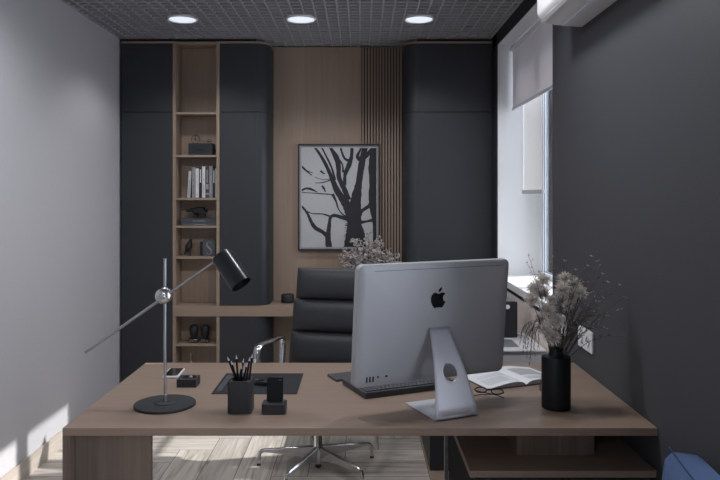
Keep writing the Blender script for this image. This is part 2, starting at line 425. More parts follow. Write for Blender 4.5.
# panelled niche
t = thing('wall_panel', 'wooden wall panel with a strip of upright slats behind the picture', 'wall panel', (0, YB, 0))
B(XC-.05, .011, YB-.02, YB-.001, 0, ZC-.001).build('panel', M['wood_z'], t)
B(.011, XD2+.05, YB-.012, YB-.001, 0, ZC-.001).build('backing', M['panelback'], t)
ns = 14
for i in range(ns):
    x = .011+i*(XD2-.011)/ns
    B(x+.006, x+.0205, YB-.034, YB-.0125, 0, ZC-.001).build('slat', M['slat'], t, bevel=.0015)

# ------------------------------------------------------------ ceiling lamps
names = ['leftmost', 'middle', 'rightmost']
l0 = None
cy = (ZC-CH)*700/(195-18.8)
for row, yy in enumerate((cy,)):
    for i, px in enumerate((182.5, 301, 419)):
        x = (px-360)*cy/700
        t = thing('ceiling_lamp', 'round recessed lamp in the grid ceiling, %s of the three in a row' % names[i], 'ceiling lamp', (x, yy, ZC-.006), 0, 'round lamps in the grid ceiling')
        if l0 is None:
            MB().lathe([(.088,.0),(.098,0),(.098,-.004),(.100,.004),(.100,.012),(.088,.012),(.088,0)]).build('rim', M['white'], t, local=True, smooth=True)
            MB().lathe([(0,-.001),(.06,-.002),(.0878,-.0005),(.0878,.01),(0,.01)]).build('diffuser', M['lamp'], t, local=True, smooth=True)
            l0 = t
        else:
            for ch in l0.children:
                c = ch.copy(); COL.objects.link(c); c.parent = t
# lamp light
for px in (182.5, 301, 419):
    for yy, en, ss in ((cy, 10, 130), (cy-1.9, 18, 172)):
        ld = bpy.data.lights.new('downlight', 'SPOT'); ld.energy = en; ld.color = (.94, .96, 1); ld.spot_size = math.radians(ss); ld.spot_blend = .5; ld.shadow_soft_size = .08
        lo = bpy.data.objects.new('downlight', ld); COL.objects.link(lo); lo.location = ((px-360)*cy/700, yy, ZC-.03)

# ------------------------------------------------------------ air conditioner
xa, za = .805, 2.36
t = thing('air_conditioner', 'white wall-mounted air conditioner high on the dark right wall', 'air conditioner', (.93, 2.75, 2.3))
pr = [(XR-.001, 2.302), (.885, 2.312), (.835, 2.328), (.812, 2.349), (.805, 2.362), (.805, 2.44), (.805, 2.56), (.83, 2.60), (XR-.001, 2.60)]
MB().prism(pr, lambda u, v, h: Vector((u, h, v)), 2.35, 3.185).build('casing', M['acw'], t, bevel=.006, smooth=True)
MB().prism([(.940, 2.3065), (.912, 2.309), (.912, 2.302), (.940, 2.2995)], lambda u, v, h: Vector((u, h, v)), 2.38, 3.155).build('flap', M['acs'], t, bevel=.001)  # highlight on the flap is put into its lighter colour
MB().prism([(.835, 2.325), (.822, 2.336), (.820, 2.333), (.833, 2.322)], lambda u, v, h: Vector((u, h, v)), 2.36, 3.18).build('front_seam', M['pvc'], t)

M['clad'] = plain('backdrop_cladding', (.17, .155, .135), .8)
q = MB()
for k in range(60): q.prism([(15.0, -6+k*.3), (14.98, -6+k*.3+.02), (15.0, -6+k*.3+.3), (15.2, -6+k*.3+.3), (15.2, -6+k*.3)], lambda u, v, h: Vector((h, u, v)), 1.6, 12)
struct(q, 'wall_added_outside', M['clad'])  # added wall, tones down the sky behind the sheer blind
# ------------------------------------------------------------ blinds
t = thing('roller_blind', 'opaque pale grey roller blind lowered over the top of the window', 'roller blind', (1.119, 4.4, 2.60))
MB().tube([(1.126, RN+.02, 2.612), (1.126, RF-.005, 2.612)], .022, 16).build('roller', M['white'], t, smooth=True)
B(1.1185, 1.1195, RN+.025, 5.128, 2.176, 2.60).build('fabric', M['blind'], t)
B(1.112, 1.126, RN+.025, 5.130, 2.158, 2.178).build('bottom_bar', M['barm'], t, bevel=.003)
t = thing('roller_blind', 'sheer cream roller blind hanging half way down behind the grey one', 'roller blind', (1.175, 4.76, 2.2))
B(1.160, 1.200, 4.46, 5.06, 2.200, 2.245).build('cassette', M['pvc'], t, bevel=.006)
B(1.1745, 1.1752, 4.49, 5.03, 1.575, 2.20).build('fabric', M['sheer'], t)
B(1.166, 1.184, 4.485, 5.045, 1.548, 1.576).build('bottom_bar', M['barm'], t, bevel=.004)
B(1.168, 1.182, 5.03, 5.048, 1.575, 2.20).build('guide_rail', M['pvc'], t)

# ------------------------------------------------------------ picture
t = thing('framed_picture', 'black framed print of a bare tree on the wooden niche panel', 'picture', (-.17, 5.59, 1.5))
kp = 5.588/700
def pc(u, v, d=0):                       # crop coordinates of the print -> point
    return Vector(((285+u/4-360)*kp, 5.588+d, CH-(135+v/4-195)*kp))
x0, x1 = pc(52, 0).x, pc(380, 0).x; z0, z1 = pc(0, 462).z, pc(0, 36).z; fw = .013
f = MB(); f.box(x0, x1, 5.578, 5.6, z0, z0+fw); f.box(x0, x1, 5.578, 5.6, z1-fw, z1); f.box(x0, x0+fw, 5.578, 5.6, z0+fw, z1-fw); f.box(x1-fw, x1, 5.578, 5.6, z0+fw, z1-fw)
f.build('frame', M['pframe'], t, bevel=.001)
B(x0+fw, x1-fw, 5.5885, 5.598, z0+fw, z1-fw).build('paper', M['pmat'], t)
def art():
    a = MB(); T = .0012
    lim = (pc(67, 0).x, pc(366, 0).x, pc(0, 448).z, pc(0, 52).z)
    cnt = [0]
    def clampp(p): return Vector((min(max(p.x, lim[0]), lim[1]), p.y, min(max(p.z, lim[2]), lim[3])))
    def rib(pts):
        # smooth the polyline
        q = []
        for i in range(len(pts)-1):
            p0 = pts[max(i-1, 0)]; p1 = pts[i]; p2 = pts[i+1]; p3 = pts[min(i+2, len(pts)-1)]
            for s in range(6):
                u = s/6
                q.append([.5*((2*b)+(-a_+c)*u+(2*a_-5*b+4*c-d)*u*u+(-a_+3*b-3*c+d)*u**3) for a_, b, c, d in zip(p0, p1, p2, p3)])
        q.append(list(pts[-1]))
        L, R = [], []
        cnt[0] += 1
        for i, (x, y, w_) in enumerate(q):
            x2, y2 = q[min(i+1, len(q)-1)][:2]; x1_, y1_ = q[max(i-1, 0)][:2]
            dx, dy = x2-x1_, y2-y1_; l = math.hypot(dx, dy) or 1
            w_ = max(w_, .6)*(1+random.uniform(-.10, .10))/2
            L.append(clampp(pc(x-dy/l*w_, y+dx/l*w_, -.0002-.00003*cnt[0]))); R.append(clampp(pc(x+dy/l*w_, y-dx/l*w_, -.0002-.00003*cnt[0])))
        a.strip(L, R)
    rib([(280,450,90),(281,400,74),(279,370,62),(278,340,58),(278,300,56),(285,250,40),(294,200,28),(300,160,26),(308,110,28),(320,50,22)])
    rib([(272,340,44),(255,295,40),(235,262,30),(208,222,24),(190,180,18),(165,122,14),(140,78,11),(118,48,8)])
    rib([(255,260,22),(232,205,20),(216,170,18),(214,130,20),(206,92,22),(180,48,10)])
    rib([(240,200,12),(240,160,14),(256,120,20),(266,85,14),(268,48,12)])
    rib([(264,105,14),(240,95,10),(228,70,8),(222,48,7)])
    rib([(200,180,10),(186,130,8),(165,85,7),(146,48,6)])
    rib([(232,150,8),(230,120,6),(214,95,8)])
    rib([(300,100,16),(290,85,14),(300,62,8),(305,48,8)])
    rib([(318,95,8),(330,80,16),(345,60,14),(352,48,10)])
    rib([(296,312,18),(315,298,14),(335,284,14),(352,262,22)])
    rib([(300,350,14),(325,346,9),(352,340,12)])
    rib([(356,48,26),(350,130,32),(352,190,30),(350,250,32),(354,300,28),(359,350,18),(360,400,16),(360,450,14)])
    rib([(176,450,26),(172,410,22),(176,370,16),(182,330,12),(200,322,14),(228,330,14),(256,338,16)])
    rib([(172,405,20),(150,388,16),(120,370,16),(104,345,13),(92,318,10),(80,300,9),(66,284,8)])
    rib([(80,302,4),(110,314,4),(150,316,5),(182,326,7)])
    rib([(66,124,8),(82,140,7),(108,162,3)]); rib([(84,140,3),(100,148,3),(112,150,2)])
    rib([(142,143,8),(150,150,7),(160,156,3)]); rib([(66,222,8),(84,214,8),(105,217,9),(130,229,2)])
    rib([(68,230,3),(110,232,3),(150,235,4),(190,238,4)]); rib([(148,203,9),(156,214,8),(162,228,4)])
    rib([(120,192,2),(150,190,4),(184,180,5)]); rib([(118,168,2),(150,178,2),(182,176,3)])
    rib([(190,236,12),(204,265,8),(214,296,5),(232,318,6),(250,330,12)])
    for k in range(26):
        y = 345+k*3.8; x = 246+random.uniform(-3, 4); rib([(x+10, y, 4), (x-random.uniform(0, 10), y+random.uniform(-3, 3), 1)])
    e = 1.1
    for (u0, v0, u1, v1) in ((63,47,370,47),(63,452,370,452),(63,47,63,452),(370,47,370,452)):
        a.box(min(pc(u0,0).x, pc(u1,0).x)-.0012, max(pc(u0,0).x, pc(u1,0).x)+.0012, 5.5868, 5.588, min(pc(0,v0).z, pc(0,v1).z)-.0012, max(pc(0,v0).z, pc(0,v1).z)+.0012)
    return a
art().build('tree_print', M['pink'], t, norm=False)

# ------------------------------------------------------------ desk
d1, d2 = 2.373, 3.297
DX0, DX1 = -1.009, 1.0095
dk = thing('desk', 'large wooden office desk in the foreground with a panel leg at the left', 'desk', (0, 2.83, 0))
B(DX0, DX1, d1, d2, DZ-.027, DZ).build('desktop', M['desk'], dk, bevel=.0015)
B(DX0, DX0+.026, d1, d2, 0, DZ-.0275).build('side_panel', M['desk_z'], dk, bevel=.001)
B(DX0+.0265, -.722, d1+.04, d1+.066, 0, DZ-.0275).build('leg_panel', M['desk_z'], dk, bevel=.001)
# side cabinet under the right end of the desk
sc1 = thing('side_cabinet', 'low black cabinet with a wooden top under the right end of the desk', 'cabinet', (.69, 2.7, 0))
zb = .604
B(.373, 1.006, d1+.002, 3.05, zb-.0235, zb).build('top_board', M['desk'], sc1, bevel=.001)
B(.385, .99, d1+.03, 3.03, .06, zb-.024).build('body', M['gap'], sc1)
for k in range(2): B(.389+k*.302, .687+k*.302, d1+.012, d1+.029, .065, zb-.03).build('door', M['cab'], sc1, bevel=.001)
B(.40, .98, d1+.06, 3.0, 0, .0598).build('plinth', M['gap'], sc1)
B(.366, .383, 3.032, 3.050, 0, DZ-.0275).build('edge_post', M['marble'], sc1, bevel=.002)
rb = thing('spacer_box', 'small wooden box holding the desktop above the side cabinet', 'box', (.70, 2.7, zb))
p0, p1 = .5645, .8415
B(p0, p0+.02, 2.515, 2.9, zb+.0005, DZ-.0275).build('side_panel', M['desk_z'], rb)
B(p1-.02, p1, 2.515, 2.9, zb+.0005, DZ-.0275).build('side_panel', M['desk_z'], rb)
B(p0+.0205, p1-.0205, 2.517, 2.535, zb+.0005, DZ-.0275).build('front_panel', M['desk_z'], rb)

# printer cabinet by the parapet
c2 = thing('low_cabinet', 'low black cabinet under the window sill behind the desk', 'cabinet', (.7, 4.2, 0))
B(.385, 1.005, 3.86, 4.75, .02, .56).build('body', M['cab'], c2, bevel=.002)
B(.378, 1.005, 3.40, 4.75, .0, .0195).build('plinth', M['wood_x'], c2)
pt = thing('printer', 'white flatbed printer with a recessed grey lid by the window', 'printer', (.75, 4.0, .56))
px0, px1 = .50, 1.003; pz = .705
pb = MB(); pb.box(px0, px1, 3.775, 4.23, .561, pz-.0125)
pb.build('body', M['printer'], pt, bevel=.008, seg=3, smooth=True)
rm = MB(); rm.box(px0-.003, px1+.001, 3.765, 3.845, pz-.012, pz); rm.box(px0-.003, px1+.001, 4.08, 4.235, pz-.012, pz); rm.box(px0-.003, px0+.05, 3.845, 4.08, pz-.012, pz); rm.box(px1-.12, px1+.001, 3.845, 4.08, pz-.012, pz)
rm.build('top_rim', M['white'], pt, bevel=.004)
B(px0+.05, px1-.12, 3.845, 4.08, pz-.0122, pz-.009).build('tray', M['printerg'], pt)
bx = thing('speaker_box', 'black upright box standing on the back of the white printer', 'speaker', (.78, 4.16, pz))
B(.66, .922, 4.09, 4.22, pz+.001, pz+.215).build('housing', M['cab'], bx, bevel=.008, seg=3)
MB().lathe([(0,0),(.012,0),(.012,.006),(0,.006)], M4=Matrix.Translation((.862, 4.088, pz+.182)) @ Matrix.Rotation(PI/2, 4, 'X')).build('painted_highlight', M['acs'], bx)  # pale disc standing in for a highlight on the black box

# sockets
def plate(label, cat, name, y0, y1, z0, z1, n, kind):
    t = thing(name, label, cat, (XR-.006, (y0+y1)/2, z0))
    B(XR-.0105, XR-.0005, y0, y1, z0, z1).build('plate', M['white'], t, bevel=.003, seg=3)
    w = (y1-y0)/n
    for k in range(n):
        c = Vector((XR-.011, y0+w*(k+.5), (z0+z1)/2))
        if kind == 'socket':
            MB().lathe([(.0215,.0),(.0215,.004),(.019,.004),(.0185,-.002),(0,-.002)], seg=32, M4=Matrix.Translation(c) @ Matrix.Rotation(-PI/2, 4, 'Y')).build('socket', M['barm'], t, smooth=True)
            q = MB()
            for s in (-1, 1): q.tube([(c.x-.0005, c.y+s*.0095, c.z), (c.x+.0025, c.y+s*.0095, c.z)], .0042, 8)
            q.build('pin_holes', M['printerg'], t)
        else: B(c.x-.004, c.x, c.y-.03, c.y+.03, c.z-.03, c.z+.03).build('rocker', M['pvc'], t, bevel=.002)
plate('white double wall socket on the dark wall right of the vase', 'socket', 'wall_socket', 3.025, 3.215, .851, .944, 2, 'socket')
plate('white switch plate on the dark wall behind the dried flowers', 'switch', 'wall_switch', 3.42, 3.512, .851, .944, 1, 'switch')

# ------------------------------------------------------------ desk lamp
lb = DP(165, 405.2)
lp = thing('desk_lamp', 'black and chrome desk lamp with a tilting cylinder shade on a round base', 'desk lamp', lb)
MB().lathe([(0,0),(.1125,0),(.1135,.002),(.1135,.007),(.1125,.009),(.04,.009),(.0385,.012),(.036,.014),(0,.014)], seg=64).build('base', M['blkm'], lp, local=True, smooth=True)
zt = 1.54-63.5*lb.y/700-DZ; zj = 1.54-100*lb.y/700-DZ-.002
MB().lathe([(0,.0135),(.0075,.0135),(.0075,.04),(.0055,.042),(.0055,zt-.004),(.0065,zt-.003),(.0065,zt),(0,zt)], seg=20).build('pole', M['steel'], lp, local=True, smooth=True)
# rod: from far-left end to the shade; in the lamp's frame, coming slightly forward of the pole
def lpt(x, y, dy): 
    d = lb.y+dy; q = P(x, y, d); return q-Vector(lb)
A0, A1 = lpt(85.5, 352.5, -.03), lpt(212, 263.5, -.03)
Jc = (A0+(A1-A0)*((165.5-85.5)/(212-85.5)))
MB().tube([A0, A0+(A1-A0)*.60], .0056, 14).tube([A0+(A1-A0)*.60, A1+(A1-A0).normalized()*.02], .0042, 14).build('arm', M['steel'], lp, local=True, smooth=True)
RY = Matrix.Rotation(PI/2, 4, 'X')
jt = MB(); jt.lathe([(0,-.05),(.010,-.05),(.012,-.046),(.012,-.038),(.022,-.036),(.0285,-.030),(.0285,-.018),(.025,-.014),(.025,-.012),(.0285,-.008),(.0285,.010),(.024,.016),(0,.016)], seg=40,
   M4=Matrix.Translation((0, -.014, Jc.z)) @ Matrix.Rotation(-PI/2, 4, 'X') @ Matrix.Translation((0, 0, .012)))
jt.build('joint', M['chrome'], lp, local=True, smooth=True)
MB().tube([(0, -.05, Jc.z), (0, -.064, Jc.z)], [.008, .010], 16).build('knob', M['chrome'], lp, local=True, smooth=True)
S0, S1 = lpt(221.5, 255.5, -.03), lpt(241.5, 284.5, -.075)
ax = (S1-S0).normalized(); q = Vector((0,0,1)).rotation_difference(ax).to_matrix().to_4x4()
Ls = (S1-S0).length+.0
MB().lathe([(0,0),(.0385,0),(.041,.0025),(.041,Ls),(.039,Ls),(.039,.004),(0,.004)], seg=48, M4=Matrix.Translation(S0) @ q).build('lamp_shade', M['shade'], lp, local=True, smooth=True)
MB().lathe([(0,.01),(.016,.012),(.022,Ls*.55),(.017,Ls*.72),(0,Ls*.78)], seg=24, M4=Matrix.Translation(S0) @ q).build('bulb', M['white'], lp, local=True, smooth=True)

# ------------------------------------------------------------ things on the desk (left)
# smartphone lying flat, white edge
q0, q1, q2, q3 = DP(163.8, 379.3), DP(179.8, 378.6), DP(181.8, 369.2), DP(165.0, 370.2)
c = (q0+q1+q2+q3)/4; yaw = math.atan2((q1-q0).y, (q1-q0).x)*.3
ph = thing('smartphone', 'white edged smartphone lying flat behind the lamp pole', 'phone', (c.x+.006, c.y, DZ), .03)
def rrect(w, h, r, n=6):
    o = []
    for cx, cy_, a0 in ((w/2-r, h/2-r, 0), (-w/2+r, h/2-r, PI/2), (-w/2+r, -h/2+r, PI), (w/2-r, -h/2+r, 1.5*PI)):
        for k in range(n+1): o.append((cx+r*math.cos(a0+PI/2*k/n), cy_+r*math.sin(a0+PI/2*k/n)))
    return o
MB().prism(rrect(.068, .150, .012), up, .0005, .0105).build('casing', M['white'], ph, local=True, bevel=.002, smooth=True)
MB().prism(rrect(.058, .136, .006), up, .0106, .0112).build('screen', M['gloss'], ph, local=True)
# black square ashtray-like box
c = DP(186.5, 387.7); w_ = .079
ab = thing('trinket_box', 'small square black wooden dish with a silver ball beside the lamp', 'dish', (-.7125, c.y+.04, DZ))
o = MB(); hh = .0325
outer = rrect(w_, w_, .003, 2); inner_r = .031
bmm = o.bm
N = 48
def sq(a, h):
    cx, sy = math.cos(a), math.sin(a); m = max(abs(cx), abs(sy)); return (h*cx/m, h*sy/m)
rings = []
for kind, val, z in (('s', w_/2, 0), ('s', w_/2, hh), ('c', inner_r, hh), ('c', inner_r*.9, hh-.009), ('c', inner_r*.55, hh-.014)):
    rings.append([bmm.verts.new((*(sq(2*PI*k/N, val) if kind == 's' else (val*math.cos(2*PI*k/N), val*math.sin(2*PI*k/N))), z)) for k in range(N)])
for a_, b_ in zip(rings, rings[1:]):
    for k in range(N): bmm.faces.new((a_[k], a_[(k+1)%N], b_[(k+1)%N], b_[k]))
bmm.faces.new(rings[0][::-1]); bmm.faces.new(rings[-1])
o.build('dish', M['ash'], ab, local=True)
MB().lathe([(0,hh-.0135),(.004,hh-.013),(.0085,hh-.006),(.009,hh-.002),(.0065,hh+.004),(0,hh+.0065)], c=(.006, .01, 0), seg=20).build('silver_ball', M['steel'], ab, local=True, smooth=True)

# desk mat
mt = MB()
mz = DZ+.0028
a, b, c, d = DP(209.4, 393.6, mz), DP(297.2, 393.6, mz), DP(303.3, 373.2, mz), DP(227.8, 373.2, mz)
mx0, mx1, my0, my1 = (a.x+d.x)/2, (b.x+c.x)/2, (a.y+b.y)/2, (c.y+d.y)/2
dm = thing('desk_mat', 'black leather desk mat in front of the chair', 'desk mat', ((mx0+mx1)/2, (my0+my1)/2, DZ))
B(mx0, mx1, my0, my1, DZ+.0004, mz).build('pad', M['mat'], dm, bevel=.001)
B(mx0+.035, mx0+.05, my0+.03, my1-.02, mz, mz+.0012).build('pen_ridge', M['mat'], dm, bevel=.0005)
B(mx0+.012, mx0+.033, my0+.04, my1-.03, mz, mz+.0006).build('pen_strip', M['bookg'], dm)
# mouse
c = DP(263.5, 384.0, mz)
ms = thing('computer_mouse', 'small black computer mouse on the desk mat', 'mouse', (c.x, c.y, mz+.001), 1.3)
m_ = MB(); rings = []
for j in range(9):
    u = j/8; y_ = -.05+.1*u; wd = .030*math.sqrt(max(0, 1-(2*u-1)**4))+.0006; ht = .004+.019*math.sin(PI*min(1, u*1.05+.05))**.8 if 0 < j < 8 else .003
    rings.append([m_.bm.verts.new((wd*math.cos(PI*k/10), y_, ht*math.sin(PI*k/10)**.7 if 0 < k < 10 else 0)) for k in range(11)])
for a_, b_ in zip(rings, rings[1:]):
    for k in range(10): m_.bm.faces.new((a_[k], a_[k+1], b_[k+1], b_[k]))
    m_.bm.faces.new((a_[10], a_[0], b_[0], b_[10]))
m_.bm.faces.new(rings[0]); m_.bm.faces.new(rings[-1])
m_.build('shell', M['blk'], ms, local=True, smooth=True)
MB().tube([(0, .026, .017), (0, .036, .015)], .0035, 8).build('scroll_wheel', M['steel'], ms, local=True)
# pencil cup
c = DP(238.9, 414.3); cw = .0865; chh = .117
pcx = thing('pencil_cup', 'tall square black wooden pencil cup on the desk', 'pencil cup', (c.x, c.y+cw/2, DZ))
o = MB(); N = 64
def rsq(a, h, r):
    # rounded square by superellipse
    cx, sy = math.cos(a), math.sin(a); p = r; m = (abs(cx)**p+abs(sy)**p)**(1/p); return (h*cx/m, h*sy/m)
rings = []
for h_, p_, z in ((cw/2-.001, 9, 0), (cw/2, 9, .001), (cw/2, 9, chh-.002), (cw/2-.002, 9, chh), (.0325, 2.4, chh), (.0315, 2.2, chh-.003), (.031, 2.2, .012)):
    rings.append([o.bm.verts.new((*rsq(2*PI*k/N, h_, p_), z)) for k in range(N)])
for a_, b_ in zip(rings, rings[1:]):
    for k in range(N): o.bm.faces.new((a_[k], a_[(k+1)%N], b_[(k+1)%N], b_[k]))
o.bm.faces.new(rings[0][::-1]); o.bm.faces.new(rings[-1])
o.build('cup', M['ash'], pcx, local=True, smooth=True)
# pencils: tips in photo pixels
cc = Vector((c.x, c.y+cw/2, DZ))
tips = [(227.3, 356.5, .026, 'leaning furthest left'), (231, 360.5, -.005, 'short, beside the furthest-left one'), (236.2, 354.5, .0, 'standing upright and tallest'),
        (243.8, 358, .02, 'right of the upright one'), (242, 364.5, -.02, 'shortest, at the front'), (247.3, 362.5, -.015, 'short and leaning right'), (250, 356.5, .005, 'long and leaning right'), (252.4, 353.5, .025, 'leaning furthest right')]
for i, (tx, ty, dy, ds) in enumerate(tips):
    tip = P(tx, ty, cc.y+dy)
    ang = math.atan2(dy, tip.x-cc.x)
    fa = 2*PI*i/8+.4; foot = Vector((cc.x+.021*math.cos(fa), cc.y+.021*math.sin(fa), DZ+.0135))
    ax_ = (tip-foot); L_ = ax_.length; qq = Matrix.Translation(foot) @ Vector((0,0,1)).rotation_difference(ax_).to_matrix().to_4x4()
    t = thing('pencil', 'black pencil in the cup, %s' % ds, 'pencil', foot, 0, 'pencils in the black cup')
    MB().lathe([(0,0),(.0037,0),(.0037,L_-.016),(0,L_-.016)], seg=6, M4=qq).build('shaft', M['pencil'], t)
    MB().lathe([(0,L_-.0162),(.0038,L_-.016),(.0012,L_-.004),(0,L_)], seg=10, M4=qq).build('tip', M['graph'], t, smooth=True)
# phone dock
c = DP(273.4, 414.6)
dw = .087
dk2 = thing('phone_dock', 'low black wooden phone dock on the desk', 'phone dock', (c.x, c.y+.03, DZ))
o = MB(); o.prism(rrect(dw, .062, .008, 4), up, .0, .0375); o.build('block', M['ash_x'], dk2, local=True, bevel=.003, smooth=True)
pt_ = P(273.6, 376.8, c.y+.045)
ph2 = thing('smartphone', 'black smartphone standing upright in the wooden dock', 'phone', (c.x+.002, c.y+.028, DZ+.038), -.05)
hp = pt_.z-(DZ+.038); tl_ = .012
fn = lambda u, v, h: Vector((u, h+tl_*(v+hp/2)/hp, v+hp/2))
MB().prism(rrect(.0595, hp, .007), fn, -.004, .004).build('casing', M['blk'], ph2, local=True, bevel=.001, smooth=True)
MB().prism(rrect(.011, .004, .0018), lambda u, v, h: fn(u+.018, v+hp/2-.009, h), -.0048, -.0041).build('camera_bar', M['key'], ph2, local=True)

# ------------------------------------------------------------ all-in-one computer
yaw = math.atan2(.406, .914)
O = Vector((.3365+.406*.02, 2.4855-.914*.02, DZ))
im = thing('desktop_computer', 'large silver all-in-one computer seen from behind on its curved stand', 'computer', O, yaw)
def yprof(z): u = z-DZ; return .178*u+.627*u*u
TL = .10
def pback(z): return .1345-(z-1.054)*TL           # local y of the panel's back face
def fpan(u, v, h):                                   # u along local x, v = world height, h = thickness away from camera
    return Vector((u, pback(v)+h, v-DZ))
zb_, zt_ = .853, 1.295; xc = -.014; pw = .634; phh = zt_-zb_
out = [(xc+x, (zb_+zt_)/2+y) for x, y in rrect(pw, phh, .022, 8)]
# gently domed back: rings from the rim inwards
mb = MB(); rings = []
def shrink(k, e): 
    return [(xc+x, (zb_+zt_)/2+y) for x, y in rrect(pw-2*e, phh-2*e, max(.022-e*.5, .006), 8)]
for e, h in ((.003, .036), (0, .034), (0, .010), (.0015, .004), (.006, .0008), (.03, -.001), (.09, -.0025), (.16, -.003)):
    rings.append([mb.bm.verts.new(fpan(u, v, h)) for u, v in shrink(0, e)])
for a_, b_ in zip(rings, rings[1:]):
    n_ = len(a_)
    for k in range(n_): mb.bm.faces.new((a_[k], a_[(k+1)%n_], b_[(k+1)%n_], b_[k]))
mb.bm.faces.new(rings[0][::-1]); mb.bm.faces.new(rings[-1])
mb.build('casing', M['alu'], im, local=True, smooth=True)
MB().prism([(xc+x, (zb_+zt_)/2+.03+y) for x, y in rrect(pw-.02, phh-.08, .01)], fpan, .0365, .038).build('screen', M['gloss'], im, local=True)
# slot along the top
sl = MB(); sl.prism([(xc-.255, 1.2705), (xc+.285, 1.2705), (xc+.285, 1.2722), (xc-.255, 1.2722)], fpan, -.0012, .0006)
sl.build('vent_slot', M['gasket'], im, local=True)
# ports
po = MB()
for k in range(3): po.prism([(-.287+k*.0125, .872), (-.281+k*.0125, .872), (-.281+k*.0125, .892), (-.287+k*.0125, .892)], fpan, -.0014, .0005)
po.build('port', M['blk'], im, local=True); po = MB()
po.prism([(-.243, .884), (-.237, .884), (-.237, .892), (-.243, .892)], fpan, -.0014, .0005)
po.build('port', M['blk'], im, local=True); po = MB()
po.prism([(xc-.193+.006*math.cos(a), .888+.0035*math.sin(a)) for a in [2*PI*k/12 for k in range(12)]], fpan, -.0016, .0005)
po.build('port', M['blk'], im, local=True)
# logo
apple = [(0,-44),(8,-41),(16,-44),(25,-43),(34,-34),(40,-24),(44,-13),(36,-8),(31,0),(29,10),(32,21),(41,29),(33,36),(22,38),(12,35),(2,31),(-8,35),(-20,38),(-32,34),(-41,24),(-45,9),(-44,-6),(-39,-21),(-31,-34),(-22,-43),(-14,-44),(-7,-41)]
apple = apple[0:1]+apple[1:]
leaf = [(0,42),(2,52),(8,61),(17,67),(19,62),(17,53),(10,45)]
def cat(pts, n=5):
    o = []; L_ = len(pts)
    for i in range(L_):
        p0, p1, p2, p3 = pts[i-1], pts[i], pts[(i+1)%L_], pts[(i+2)%L_]
        for s in range(n):
            u = s/n; o.append(tuple(.5*((2*b)+(-a_+c)*u+(2*a_-5*b+4*c-d)*u*u+(-a_+3*b-3*c+d)*u**3) for a_, b, c, d in zip(p0, p1, p2, p3)))
    return o
ks = .00069; lx, lz = -.0085, 1.155
ap = MB()
ap.prism([(lx+x*ks, lz+y*ks) for x, y in cat(apple)], fpan, -.0036, .0)
ap.prism([(lx+x*ks, lz+y*ks) for x, y in cat(leaf)], fpan, -.0036, .0)
ap.build('logo', M['glassl'], im, local=True)
# stand: tapered sheet with a round hole, bend and foot
zs0, zs1 = .014, .300
def stw(u): return .087-(.087-.040)*(u-zs0)/(zs1-zs0)
sm = MB(); N = 64; ucen, rr = .152, .0285
def bound(a):
    dx, du = math.cos(a), math.sin(a); best = 9
    if du > 1e-6: best = min(best, (zs1-ucen)/du)
    if du < -1e-6: best = min(best, (zs0-ucen)/du)
    k = (.087-.040)/(zs1-zs0); w0 = stw(ucen)
    for s in (1, -1):
        den = s*dx + k*du
        if den > 1e-6: best = min(best, w0/den)
    return best
angs = sorted([2*PI*k/N for k in range(N)] + [math.atan2(z-ucen, s*stw(z)) % (2*PI) for z in (zs0, zs1) for s in (1, -1)])
rings = []
for fr in (0, .08, .25, .5, .75, 1):
    rg = []
    for a in angs:
        r_ = rr+(bound(a)-rr)*fr; x = r_*math.cos(a); u = ucen+r_*math.sin(a)
        rg.append(sm.bm.verts.new((x, .245*u+.627*u*u, u)))
    rings.append(rg)
nA = len(angs)
for a_, b_ in zip(rings, rings[1:]):
    for k in range(nA): sm.bm.faces.new((a_[k], a_[(k+1)%nA], b_[(k+1)%nA], b_[k]))
y0_ = .245*zs0+.627*zs0**2; rb_ = .010
prof = [(y0_, zs0)] + [(y0_+rb_*(1-math.cos(t_))-.0, zs0-.0-(rb_-.0)*math.sin(t_)) for t_ in [PI/2*k/8 for k in range(1, 9)]] + [(.06, zs0-rb_), (.12, zs0-rb_), (.230, zs0-rb_)]
sm.strip([Vector((-.087, y, z)) for y, z in prof], [Vector((.087, y, z)) for y, z in prof])
bmesh.ops.remove_doubles(sm.bm, verts=sm.bm.verts[:], dist=.0004)
sm.build('stand', M['alu2'], im, local=True, smooth=True, solid=.005)
B(-.03, .03, .120, .138, .262, .292).build('hinge', M['alu2'], im, local=True, bevel=.004)

# keyboard on its tray
k0 = DP(365, 399.3)
kb = thing('keyboard', 'wide black keyboard with a wrist rest under the computer screen', 'keyboard', k0, math.radians(23.5))
B(0, .42, 0, .235, .001, .024).build('body', M['bookg'], kb, local=True, bevel=.003)
kk = MB()
for r in range(6):
    x = .010; 
    y = .012+r*.0195
    while x < .405:
        wv = .0175 if (r+int(x*100)) % 7 else .027
        if r == 5 and .12 < x < .2: wv = .09
        wv = min(wv, .409-x); 
        if wv > .008: kk.box(x, x+wv-.0025, y, y+.0165, .0245, .0285)
        x += wv
tag(kk.build('keycaps', M['key'], kb, local=True, bevel=.001), kind='stuff')
c = DP(338.5, 381)
tp = tag(B(0, .17, 0, .105, 0.0, .009).build('trackpad', M['bookg'], bevel=.002), 'flat dark trackpad lying beyond the left end of the keyboard', 'trackpad')
tp.location = (-.100, 2.957, DZ+.0005); tp.rotation_euler.z = math.radians(24)

